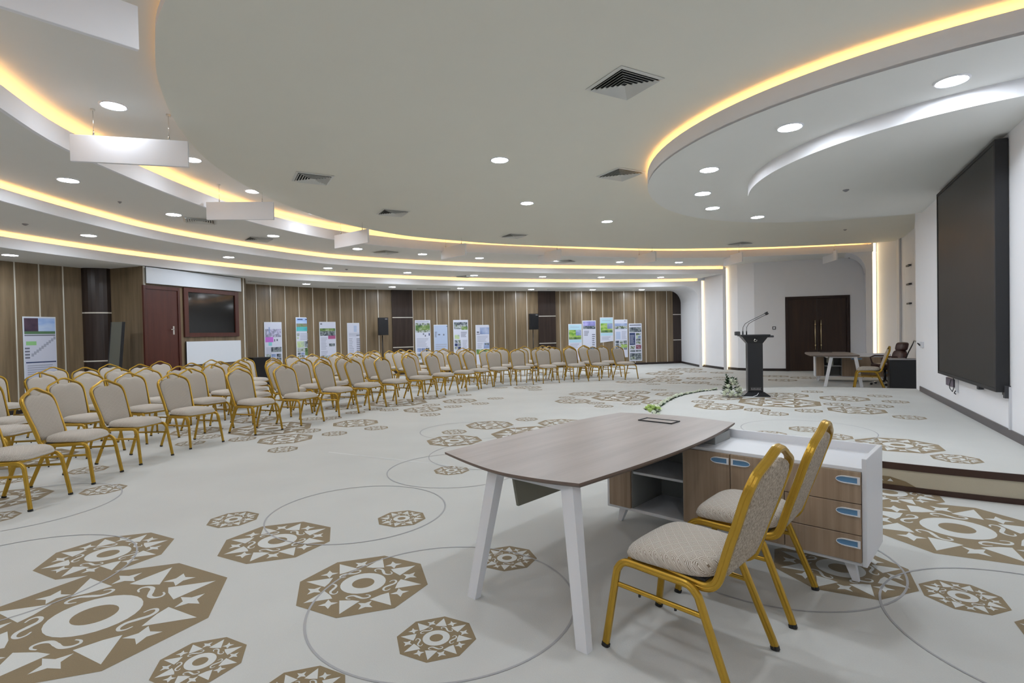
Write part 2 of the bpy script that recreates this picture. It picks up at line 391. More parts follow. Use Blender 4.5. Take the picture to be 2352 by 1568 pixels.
FL = [(-2.78,3.62,'M'),(-1.70,3.79,'M'),(-2.24,2.81,'L'),(-.90,3.11,'M'),(-1.43,2.38,'S'),(-2.26,4.26,'S'),(-.39,2.53,'S'),(-.06,3.42,'S'),(-.90,4.20,'S'),(-.89,2.14,'S'),(-4.34,4.40,'S'),(-4.77,4.93,'M'),(-4.01,5.19,'S'),(-4.80,6.00,'S'),(-5.33,5.61,'S'),
(2.37,2.82,'S'),(3.13,3.77,'L'),(1.94,3.18,'M'),(2.53,2.42,'S'),(3.25,4.62,'M'),
(-.38,8.41,'M'),(-.88,7.88,'S'),(-.81,7.24,'M'),(-.67,5.66,'S'),(.22,8.90,'S'),(.76,8.47,'M'),(.30,7.60,'L'),(-1.75,10.29,'M'),(-1.50,9.63,'S'),(-1.20,10.63,'S'),(-1.15,11.51,'M'),(-.68,11.01,'S'),(-.39,11.83,'S'),(-1.68,10.93,'S'),(-2.45,11.40,'L'),(-1.90,12.25,'M'),(-2.41,10.35,'S'),(-1.16,12.6,'S'),(.38,14.05,'M'),(.56,13.43,'S'),(-.32,14.13,'S'),
(1.66,12.33,'M'),(1.18,11.73,'S'),(1.24,11.10,'M'),(2.32,11.52,'L'),(2.82,12.43,'M'),(2.26,12.81,'S'),(1.66,10.72,'S'),(1.74,10.25,'S'),(2.33,10.52,'S'),(3.26,14.98,'M'),(3.75,14.24,'S'),(3.52,12.87,'S'),(3.55,11.91,'M'),(2.93,10.66,'M'),
(4.25,15.4,'L'),(4.73,16.35,'M'),(3.70,14.75,'S'),(4.35,14.43,'S'),(5.45,15.63,'M'),(4.94,14.42,'M'),(5.22,13.82,'S'),(6.13,15.82,'S'),(5.96,15.12,'S'),(6.24,19.3,'L'),(6.2,18.1,'M'),(6.85,17.5,'M'),(5.38,18.4,'M'),(7.79,15.85,'M'),(7.39,14.63,'M'),(8.3,15.2,'M'),(5.0,17.6,'L'),
(-3.25,7.59,'M'),(-2.99,6.89,'S'),(-3.90,7.66,'S'),(-3.86,8.50,'L'),(-3.16,8.22,'S'),(-2.67,7.94,'S'),(-2.62,8.85,'M'),(-2.15,8.34,'S'),(-4.58,9.45,'M'),(-3.56,9.42,'S'),(-3.23,9.45,'S'),(-4.98,8.38,'M'),(-4.53,7.88,'S'),(-4.51,7.43,'S'),(-2.99,10.09,'S'),(-3.45,10.86,'M'),(-2.76,10.5,'S'),
(-6.2,6.6,'L'),(-6.9,8.6,'M'),(-7.4,7.4,'S'),(-5.9,9.9,'S'),(-6.0,11.6,'M'),(-4.9,12.6,'L'),(-5.4,14.0,'M'),(-3.5,14.6,'S'),(-2.6,15.6,'M'),(-1.1,16.6,'L'),(.8,16.3,'M'),(2.2,17.2,'M'),(.2,17.9,'S'),(-3.6,17.0,'M'),(3.4,18.3,'L'),(1.6,19.3,'M')]
ST = [(3.63,9.35,'M'),(3.14,8.84,'S'),(3.18,8.26,'M'),(4.84,9.47,'M'),(5.55,9.90,'S'),(4.28,8.60,'L'),(3.58,7.83,'S'),(3.65,7.46,'S'),(4.24,7.66,'S'),(5.51,8.88,'M'),(4.99,8.23,'S'),(4.90,7.62,'M'),(6.25,9.10,'S'),(6.01,8.39,'S'),(5.47,7.97,'S'),(5.15,6.94,'S'),(3.44,6.28,'S'),(3.50,5.83,'S'),(2.90,6.05,'S'),(3.86,5.36,'M'),(3.95,4.76,'S')]
fl = MB()
fl.box(-12.5, 13.5, -3.4, 24.2, -.2, 0, M['carpet'])
for i, (x, y, k) in enumerate(FL): medallion(fl, x, y, RAD[k], .0004+.00015*(i % 5), 2 if y < 9 else 1)
for x, y, r in [(-.40, 2.90, .712), (-1.30, 4.41, .712), (-3.21, 3.27, .714), (-4.37, 4.70, .725), (-.29, 6.38, .725), (-.64, 5.72, .712), (-.68, 7.98, .712), (2.54, 2.43, .725), (1.62, 3.40, .712)]: ring(fl, x, y, r, .0018+.0001*((x*10) % 4))
a, b = at(755, 1038, 0), at(1420, 1112, 0)
fl.add([(a[0], a[1]-.012, .0012), (b[0], b[1]-.006, .0012), (b[0], b[1]+.006, .0012), (a[0], a[1]+.012, .0012)], [(0, 1, 2, 3)], M['carpetseam'])
struct(fl, 'floor', 'cream carpet floor woven with brown octagonal star medallions and thin grey circles')
# ---- stage
st = empty('stage'); tag(st, 'low curved carpeted stage platform in front of the black screen wall', 'stage')
sb = MB(); poly = STAGE[::-1]
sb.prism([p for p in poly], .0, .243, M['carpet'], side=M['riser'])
for x, y, k in ST: medallion(sb, x, y, RAD[k], .2434, 2)
ring(sb, 3.42, 6.24, .70, .2442)
sb.build('platform', st)
tr = MB(); Q = offset(STAGE, .012)
for z0, z1 in ((.185, .2435), (0, .045)):
    tr.ribbon([(x, y, z0) for x, y in Q], [(x, y, z1) for x, y in Q], M['stagetrim'], smooth=True)
    tr.ribbon([(x, y, z1) for x, y in Q], [(x, y, z1) for x, y in STAGE], M['stagetrim'], smooth=True)
    tr.ribbon([(x, y, z0) for x, y in STAGE], [(x, y, z0) for x, y in Q], M['stagetrim'], smooth=True)
tr.build('edge_trim', st)
mo = MB()                                             # slice of the carpet motif that climbs the riser
(q, t) = onpoly(2052, STAGE[:34], 1100); Tm = frame_at(q, t); s = -1
Tm = (lambda q, t: lambda u, w: (q[0]+t[0]*u-t[1]*.004, q[1]+t[1]*u+t[0]*.004, w))(q, t)
mo.add([Tm(-.16, .046), Tm(.16, .046), Tm(.16, .115), Tm(.02, .115), Tm(-.09, .085)], [(0, 1, 2, 3, 4)], M['carpetbrown'])
Tm2 = (lambda q, t: lambda u, w: (q[0]+t[0]*u-t[1]*.0055, q[1]+t[1]*u+t[0]*.0055, w))(q, t)
for u in (-.0, .07): mo.add([Tm2(u, .075), Tm2(u+.045, .075), Tm2(u+.022, .10)], [(0, 1, 2)], M['carpetcream'])
mo.build('riser_motif', st)
# ---- walls
def wood_wall(name, label, P, strips=(), th=.15, z1=3.10, mat='wallwood'):
    mb = MB(); band(mb, P, th, 0, z1, M[mat]); w = struct(mb, name, label)
    if strips:
        ms = MB()
        for px in strips:
            q, t = onpoly(px, P); ms.box(-.011, .011, 0, .012, .08, 3.085, M['trimmetal'], frame_at(q, t))
        ms.build('metal_strip', w)
    bb = MB(); Q = offset(P, -.012); band(bb, Q, .012, 0, .085, M['baseboard']); bb.build('baseboard', w)
    return w
WL = [(-9.6, -3.2), (-10.7, 0), (-11.1, 3), (-11.1, 6), (-10.75, 8.6), (-10.3, 10.1), (-10.1, 10.61), (-9.87, 11.25), (-9.55, 11.95)]
wood_wall('wall_left', 'left wall of walnut panels with vertical metal strips', WL, (-40, 37, 93, 148))
def pillar(name, P, label, zs=(2.08, 1.0), bulge=.08):
    a, b = P; l = math.dist(a, b); t = ((b[0]-a[0])/l, (b[1]-a[1])/l); n = (t[1], -t[0])
    pts = []
    for k in range(9):
        u = k/8; h = bulge*math.sin(PI*u)**.5 if bulge > .09 else bulge
        pts.append((a[0]+(b[0]-a[0])*u+n[0]*h, a[1]+(b[1]-a[1])*u+n[1]*h))
    mb = MB(); band(mb, pts, .2, 0, 3.10, M['darkwood'])
    o = struct(mb, name, label); ms = MB(); Q = offset(pts, -.008)
    for z in zs: band(ms, Q, .008, z-.014, z+.014, M['trimmetal'])
    ms.build('metal_band', o); return o
pillar('trim_1', ((-9.57, 11.93), (-9.08, 12.17)), 'dark rounded pillar in the left corner beside the control booth', bulge=.1)
wood_wall('wall_booth', 'walnut side wall of the control booth next to the dark pillar', [(-9.12, 12.17), (-8.10, 11.82)])
BF = [(-8.08, 11.80), (-7.27, 14.64)]
WB = wood_wall('wall_booth_front', 'walnut front wall of the control booth with door and window', BF)
q0, t0 = BF[0], None
l = math.dist(*BF); tB = ((BF[1][0]-BF[0][0])/l, (BF[1][1]-BF[0][1])/l); TB = frame_at(BF[0], tB)
es = MB()
for u in (-.02, 2.86): es.box(u, u+.035, -.005, .02, .0, 3.085, M['trimmetal'], TB)
es.build('corner_strip', WB)
wood_wall('wall_booth_side', 'walnut right side of the control booth', [(-7.27, 14.66), (-7.96, 16.1)])
WF = [(-7.96, 16.1), (-7.49, 16.75), (-7.21, 17.13), (-6.92, 17.50), (-6.58, 17.86), (-6.23, 18.20), (-5.88, 18.49), (-5.53, 18.73), (-5.12, 18.95), (-4.72, 19.15), (-4.33, 19.34)]
WG = [(-3.66, 19.68), (-2.83, 20.04), (-1.24, 20.64), (-.1, 21.0), (1.06, 21.34)]
WH = [(1.75, 21.53), (4.07, 22.14), (6.40, 22.66), (6.86, 22.76)]
w1 = wood_wall('wall_far', 'far walnut panelled wall with vertical metal strips, left of the first dark pillar', WF, (590, 623, 656, 688, 720, 751, 782, 811, 841, 870))
w2 = wood_wall('wall_far_middle', 'far walnut panelled wall between the two dark pillars', WG, (949, 977, 1004, 1031, 1057, 1083, 1109, 1135, 1160, 1186, 1211))
w3 = wood_wall('wall_far_right', 'far walnut panelled wall to the right of the second dark pillar', WH, (1287, 1312, 1337, 1360, 1385, 1409, 1434, 1458, 1483, 1507, 1532))
pillar('trim_2', (WF[-1], WG[0]), 'dark square pillar between the first and second banner groups')
pillar('trim_3', (WG[-1], WH[0]), 'dark square pillar right of the second black loudspeaker')
pillar('trim_4', (WH[-1], (7.42, 22.92)), 'dark panel at the right end of the far wall under the rounded arch', bulge=.01)
def white_wall(name, label, P, z1, th=.12, base=True):
    mb = MB(); band(mb, P, th, 0, z1, M['white']); w = struct(mb, name, label)
    if base:
        bb = MB(); Q = offset(P, -.012); band(bb, Q, .012, 0, .085, M['baseboard']); bb.build('baseboard', w)
    return w
def arch(A, B, ia, ib, zt, r, parent):
    """rounded haunch between a jamb (A near, B far) and the soffit at zt"""
    mb = MB(); a_, b_ = [], []
    for k in range(13):
        th = PI/2*k/12; h = r*(1-math.sin(th)); z = zt-r*(1-math.cos(th))
        a_.append((A[0]+ia[0]*h, A[1]+ia[1]*h, z)); b_.append((B[0]+ib[0]*h, B[1]+ib[1]*h, z))
    mb.ribbon(a_, b_, M['white'])
    for S, C_ in ((a_, A), (b_, B)):
        for k in range(12): mb.add([S[k], S[k+1], (*C_, zt)], [(0, 1, 2)], M['white'])
    return mb.build('arch_corner', parent)
j3 = white_wall('wall_right', 'white reveal beside the far walnut wall under the outermost ceiling ring', [(7.24, 22.9), (7.10, 20.30)], 3.27)
arch((7.10, 20.30), (7.24, 22.86), (-1, .03), (-.97, -.22), 3.082, .55, j3)
pb = MB(); pb.prism([(7.06, 20.24), (7.36, 20.24), (7.36, 20.8), (7.06, 20.8)], 3.269, 3.365, M['white']); pb.build('jamb_head', j3)
j2 = white_wall('wall_right_middle', 'white reveal under the middle ceiling ring between two lit slots', [(7.30, 20.5), (7.42, 18.76)], 3.56)
j1 = white_wall('wall_door', 'white wall around the dark double door, left part', [(7.60, 18.95), (7.76, 18.35), (8.15, 17.95), (9.02, 17.63)], 3.64)
mb = MB(); band(mb, [(9.02, 17.63), (10.83, 17.12)], .12, 2.44, 3.64, M['white']); mb.build('door_lintel', j1)
j0 = white_wall('wall_door_right', 'white wall right of the dark double door', [(10.83, 17.12), (11.28, 16.99)], 3.64)
jb = MB(); jb.prism([(10.50, 15.84), (10.66, 15.78), (11.42, 16.90), (11.24, 17.0)], 0, 3.82, M['white'])
jj = struct(jb, 'wall_arch', 'white arch jamb right of the dark double door')
arch((10.50, 15.84), (11.20, 16.98), (-.97, .22), (-.96, .27), 3.622, .55, jj)
wr = white_wall('wall_corner', 'white corner wall at the right beyond the stage', [(10.84, 15.86), (11.02, 15.28), (10.74, 14.6), (10.12, 13.42), (8.80, 11.62), (8.15, 10.76)], 3.90)
sh = MB()
for u, z in ((.0, 2.0), (.02, 2.5), (.04, 2.98)):
    q = (10.36-u, 13.88-u); sh.box(-.20, .16, 0, .06, z-.02, z+.02, M['charcoal'], frame_at(q, (-.46, -.888)))
sh.build('niche_shelf', wr)
gc = MB(); gc.box(-.12, .12, 0, .05, .085, 3.84, M['conduit'], frame_at((10.90, 15.0), (-.38, -.925))); gc.build('grey_column', wr)
# screen wall
sw = MB(); band(sw, [wl(5.42, 0), wl(-10, 0)], .3, 0, 3.95, M['white'])
SW = struct(sw, 'wall_screen', 'white wall carrying the big black screen behind the stage')
bb = MB(); band(bb, [wl(5.05, .014), wl(-1.4, .014)], .014, .243, .335, M['base']); bb.build('baseboard', SW)
cd = MB(); q = wl(.36, 0); cd.box(-.015, .015, 0, .02, .335, .78, M['conduit'], frame_at(q, (-WD[0], -WD[1]))); cd.build('cable_conduit', SW)
bw = MB(); band(bw, [(3.0, -3.2), (-12, -3.2)], .15, 0, 4.1, M['white']); struct(bw, 'wall_back', 'white back wall behind the viewpoint')
# ---- lit slots in the wall
def slot(name, label, q, t, w, z0, z1):
    mb = MB(); T = frame_at(q, t); mb.box(-w/2, w/2, -.03, .05, z0, z1, M['ledslot'], T)
    return struct(mb, name, label)
slot('trim_5', 'warm vertical light slot right of the first white reveal', (7.205, 20.40), (.999, .02), .13, .05, 3.268)
slot('trim_6', 'warm vertical light slot right of the second white reveal', (7.52, 18.86), (.99, .1), .12, .0, 3.56)
slot('trim_7', 'warm vertical light slot between the arch jamb and the corner wall', (10.74, 15.86), (.97, -.2), .11, .05, 3.88)
# ================================================================== CEILING
def flat(mb, A, B, z, mat): mb.ribbon([(x, y, z) for x, y in A], [(x, y, z) for x, y in B], mat, smooth=False)
cl = empty('ceiling'); tag(cl, 'white stepped ceiling with curved rings and lit coves', 'ceiling', kind='structure')
def ringbuild(C, z, lip, zup, nxt, nm):
    O5, O25 = offset(C, .045), offset(C, .25)
    mb = MB()
    flat(mb, C, nxt, z, M['ceiling']); mb.build('ring_soffit', cl)
    fb = MB(); band(fb, C, .045, z-.002, lip, M['white']); fb.build('ring_fascia', cl)
    cv = MB(); flat(cv, O5, O25, z+.05, M['white'])
    e0, e1 = C[-1], O25[-1]; ex, ey = (C[-1][0]-C[-2][0]), (C[-1][1]-C[-2][1]); el = math.hypot(ex, ey); ex, ey = ex/el*.04, ey/el*.04
    cv.prism([e0, (e0[0]+ex, e0[1]+ey), (e1[0]+ex, e1[1]+ey), e1], z, zup, M['white'])
    cv.ribbon([(x, y, z) for x, y in O25], [(x, y, zup+.01) for x, y in O25], M['white']); cv.build('light_cove', cl)
    ld = MB(); A_, B_ = offset(C, .075), offset(C, .115)
    band(ld, A_, .04, lip-.055, lip-.04, M['led']); ld.build('led_strip', cl)
ringbuild(C1, Z1, 3.838, ZU, offset(C2, .25), 1)
ringbuild(C2, Z2, 3.525, Z1, offset(C3, .25), 2)
ringbuild(C3, Z3, 3.268, Z2, offset(C3, 4.5), 3)
up = MB(); O = offset(C1, .25); up.prism([(6.5, 17.3), (8.2, 16.6), (10.45, 16.0), (11.7, 16.0), (12.5, 18.5), (7.35, 19.8)], Z1+.002, Z1+.02, M['ceiling']); up.prism([*O[::-1], (3, -3.2), (9, 8), (12.3, 15.2)], ZU, ZU+.05, M['ceiling']); up.build('upper_ceiling', cl)
dm = MB(); dpoly = DISC+[(6.5, -1.5), (9.6, 8.0), (13.5, 14.9)]
dm.prism(dpoly, ZD, ZD+.07, M['disc'], side=M['white']); dm.build('ceiling_disc', cl)
DIN = offset(DISC, -.10) if False else offset(DISC, .10)
# the disc is traced anticlockwise: its inside lies to the left of travel
ld = MB(); band(ld, offset(DISC, .10), .04, ZD+.072, ZD+.085, M['leddisc']); ld.build('led_strip', cl)
c1 = MB(); c1.prism(CAN1[::-1], 3.575, 3.60, M['ceiling'], side=M['white']); c1.build('stage_canopy_soffit', cl)
c1f = MB(); P = offset(CAN1, -.045)
c1f.ribbon([(x, y, 3.575) for x, y in CAN1], [(x, y, 3.77) for x, y in CAN1], M['white'])
c1f.ribbon([(x, y, 3.77) for x, y in CAN1], [(x, y, 3.77) for x, y in P], M['white'])
c1f.ribbon([(x, y, 3.77) for x, y in P], [(x, y, Z1) for x, y in P], M['white'])
Q2 = offset(CAN1, -.2); c1f.ribbon([(x, y, Z1) for x, y in Q2], [(x, y, ZD) for x, y in Q2], M['white'])
c1f.build('canopy_fascia', cl)
ld = MB(); band(ld, offset(CAN1, -.11), .04, 3.705, 3.72, M['led']); ld.build('led_strip', cl)
c2 = MB(); c2.prism(CAN2[::-1], 3.42, Z1-.015, M['ceiling'], side=M['white']); c2.build('inner_canopy', cl)
# ================================================================== CEILING FITTINGS
def downlight(x, y, z, label, group, dim=False):
    o = empty('downlight', (x, y, z)); tag(o, label, 'ceiling light', group)
    if not hasattr(downlight, 'm'):
        a = MB(); a.lathe([(.108, -.004), (.116, -.012), (.128, -.012), (.134, -.002), (.134, .0)], M['white'], 28)
        a.f = [f for f in a.f if len(f) == 4]; a.m = a.m[:len(a.f)]; a.sm = a.sm[:len(a.f)]
        b = MB(); n = 20; b.add([(.112*math.cos(2*PI*k/n), .112*math.sin(2*PI*k/n), -.007) for k in range(n)], [tuple(range(n-1, -1, -1))], M['light'])
        ra = a.build('ring'); rb = b.build('diffuser'); downlight.m = (ra.data, rb.data); bpy.data.objects.remove(ra); bpy.data.objects.remove(rb)
    if dim and not hasattr(downlight, 'd'):
        downlight.d = downlight.m[1].copy(); downlight.d.materials[0] = M['lightdim']
    for n, me in zip(('trim_ring', 'diffuser'), (downlight.m[0], downlight.d) if dim else downlight.m):
        p = bpy.data.objects.new(n, me); col.objects.link(p); p.parent = o
    return o
LT = [('upper', ZU, [(-4.24,5.8),(-4.46,7.58),(-4.42,9.27),(-3.99,11.0)], 'in the recess beside the ceiling disc', 'downlights beside the ceiling disc'),
 ('inner', Z1, [(-5.92,7.22),(-5.83,9.32),(-5.05,11.45),(-3.81,13.38),(-2.37,14.47),(-.89,15.43),(1.3,16.35),(3.47,16.95),(5.45,17.35)], 'in the innermost ceiling ring', 'downlights in the innermost ceiling ring'),
 ('middle', Z2, [(-7.6,9.68),(-6.62,12.6),(-5.1,14.97),(-3.17,16.45),(-1.2,17.6),(1.1,18.45),(3.22,19.05),(5.46,19.5)], 'in the middle ceiling ring', 'downlights in the middle ceiling ring'),
 ('outer', Z3, [(-9.28,9.95),(-6.3,16.5),(-4.01,18.1),(-1.81,19.2),(.77,20.35),(3.22,21.1),(5.28,21.6)], 'in the outermost ceiling ring by the walnut wall', 'downlights in the outermost ceiling ring'),
 ('disc', ZD, [(-.12,7.46),(.33,9.97),(2.14,11.78)], 'in the large ceiling disc', 'downlights in the ceiling disc'),
 ('stage', 3.575, [(3.89,4.71),(3.0,5.72),(2.68,7.18),(3.04,8.43),(3.58,9.46),(4.76,10.3)], 'in the curved canopy over the stage', 'downlights in the stage canopy')]
for key, z, pts, where, grp in LT:
    pts = sorted(pts, key=lambda p: p[0]/p[1])
    for i, (x, y) in enumerate(pts): downlight(x, y, z, 'round white downlight, %s from the left %s' % (ORD[i], where), grp, key == 'upper')
# the same fittings carry on behind the viewpoint and in the corner by the stage
for i, (x, y, z) in enumerate([(-4.9, 3.4, Z1), (-6.9, 5.3, Z2), (-9.4, 5.4, Z3), (-5.4, .9, Z2), (-3.0, .2, Z1), (.6, 3.0, ZD), (-1.2, 3.6, ZD), (-.8, -.6, ZU), (.4, -1.6, ZU)]):
    downlight(x, y, z, 'round white downlight out of view behind the viewpoint, %s' % ORD[i], 'downlights behind the viewpoint')
for i, (x, y) in enumerate([(7.4, 9.1)]):
    downlight(x, y, ZD, 'round white downlight above the far end of the screen wall', None)
VM = {}
def vent(x, y, z, a, label, group):
    o = empty('air_vent', (x, y, z), a); tag(o, label, 'air vent', group)
    if not VM:
        h = .27
        f = MB(); dk = MB(); dk.box(-.235, .235, -.235, .235, -.003, -.001, M['ventdark'])
        for k, (r, w_) in enumerate([(.27, .034)]):
            for sx in (0, 1, 2, 3):
                c_, s_ = math.cos(sx*PI/2), math.sin(sx*PI/2)
                f.add([(x_*c_-y_*s_, x_*s_+y_*c_, z_) for x_, y_, z_ in [(-r, -r, -.004), (r, -r, -.004), (r-w_, -r+w_, -.012), (-r+w_, -r+w_, -.012)]], [(0, 1, 2, 3)], M['vent'])
        l = MB()
        for k in range(6):
            r = .232-k*.036; w_ = .024
            for sx in range(4):
                c_, s_ = math.cos(sx*PI/2), math.sin(sx*PI/2)
                # each blade slopes: outer edge low, inner edge high
                l.add([(x_*c_-y_*s_, x_*s_+y_*c_, z_) for x_, y_, z_ in [(-r, -r, -.026), (r, -r, -.026), (r-w_, -r+w_, -.004), (-r+w_, -r+w_, -.004), (-r, -r, -.022), (r, -r, -.022)]], [(0, 1, 2, 3), (1, 0, 4, 5)], M['vent'])
        for n, q in (('frame', f), ('backing', dk), ('louvre', l)):
            t = q.build(n); VM[n] = t.data; bpy.data.objects.remove(t)
    for n, me in VM.items():
        p = bpy.data.objects.new(n, me); col.objects.link(p); p.parent = o
vd = [(1.145, 5.25), (1.72, 8.26), (-2.97, 8.15), (-2.28, 10.53), (.1, 13.29), (6.54, 15.23)]
vn = ['large square louvred ceiling vent nearest the viewer, above the desk', 'square louvred ceiling vent just left of the stage canopy edge', 'square louvred ceiling vent at the left side of the disc', 'square louvred ceiling vent, second on the left of the disc', 'square ceiling vent near the far edge of the disc, above the chairs', 'square ceiling vent near the far edge of the disc, toward the double door']
for (x, y), n in zip(vd, vn): vent(x, y, ZD, math.radians(-61+90), n, 'square vents in the ceiling disc')
for i, (px, py) in enumerate([(460, 506), (612, 546), (885, 577), (1300, 598)]):
    x, y = at(px, py, Z1); y += (0, .12, .1, .12)[i]; x += (0, -.22, 0, .0)[i]; vent(x, y, Z1, .5+.2*i, 'square ceiling vent in the innermost ring, %s from the left' % ORD[i], 'square vents in the innermost ring')
x, y = at(1075, 631, Z2); vent(x-.1, y+.42, Z2, .9, 'square ceiling vent in the middle ring behind a downlight', 'square vents in the middle ring')
# linear slot diffusers in the outer ring
for i, (p0, p1) in enumerate([((573, 645), (612, 650)), ((778, 657), (862, 659)), ((958, 662), (1034, 663)), ((1258, 664), (1322, 664.5)), ((1408, 665.5), (1452, 665.5))]):
    a, b = at(*p0, Z3), at(*p1, Z3); l = math.dist(a, b)
    if l > 3: k = 2.4/l; b = (a[0]+(b[0]-a[0])*k, a[1]+(b[1]-a[1])*k); l = 2.4
    t = ((b[0]-a[0])/l, (b[1]-a[1])/l); T = frame_at(a, t); mb = MB(); mb.box(0, l, -.06, .06, Z3-.006, Z3-.001, M['ventdark'], T)
    for v in (-.065, -.012, .053): mb.box(0, l, v, v+.014, Z3-.014, Z3-.004, M['vent'], T)
    o = mb.build('slot_diffuser'); tag(o, 'long dark linear air slot in the outer ceiling ring, %s from the left' % ORD[i], 'air vent', 'linear air slots')
# hanging acoustic panels
BA = [((-2.48, 3.64), (-3.25, 2.80)), ((-4.74, 5.83), (-3.63, 6.11)), ((-4.97, 8.82), (-3.90, 8.89)), ((-3.90, 11.96), (-2.97, 11.27)), ((-1.80, 14.05), (-1.10, 13.29)), ((.81, 15.35), (1.38, 14.55)), ((3.79, 16.25), (4.15, 15.29)), ((6.70, 16.80), (6.82, 15.75)), ((9.78, 16.75), (9.60, 15.75))]
for i, (a, b) in enumerate(BA):
    l = math.dist(a, b); t = ((b[0]-a[0])/l, (b[1]-a[1])/l); T = frame_at(a, t)
    o = empty('acoustic_baffle', (*a, 3.40)); S = (*a, 3.40)
    tag(o, ['white acoustic panel hanging at the top left corner, nearest the viewer'][0] if i == 0 else 'white rectangular acoustic panel hanging from cables, %s from the left' % ORD[i], 'hanging panel', 'hanging white acoustic panels')
    mb = MB(); mb.bbox(0, l, -.02, .02, 3.40, 3.69, M['white'], .003, T); mb.v = [(v[0]-S[0], v[1]-S[1], v[2]-S[2]) for v in mb.v]; mb.build('panel', o)
    for u in (.19*l, .83*l):
        zt = ZU
        cb = MB(); p = T(u, 0, 0)
        q = (p[0]-S[0], p[1]-S[1])
        cb.tube([(q[0], q[1], .28), (q[0], q[1], zt-3.40)], .0025, M['chrome'], 6)
        cb.tube([(q[0], q[1], .285), (q[0], q[1], .33), (q[0], q[1], .35)], [.010, .008, .004], M['chrome'], 8)
        cb.tube([(q[0], q[1], zt-3.40), (q[0], q[1], zt-3.415)], .022, M['vent'], 12); cb.build('cable', o)
for (px, py, z, lab) in [(1943, 436, 3.42, 'small grey ceiling sensor in the inner stage canopy'), (1941, 527, ZD, 'small grey sprinkler head in the disc near the screen wall'), (275, 463, Z1, 'tiny sprinkler head in the innermost ring at the left'), (58, 514, Z2, 'small flat detector in the middle ring at far left'), (1951, 591, Z1, 'black dome camera in the ring ceiling above the double door'), (796, 618, Z2, 'small round detector in the middle ring between two downlights')]:
    x, y = at(px, py, z); mb = MB(); r = .032 if 'tiny' not in lab else .02
    mb.lathe([(r*1.3, z), (r*1.3, z-.008), (r, z-.012), (r*.7, z-.022), (r*.3, z-.028)], M['blackmat'] if 'black' in lab else M['grey'], 16, (x, y))
    o = mb.build('dome_camera' if 'dome' in lab else 'ceiling_sensor'); tag(o, lab, 'camera' if 'dome' in lab else 'sensor')
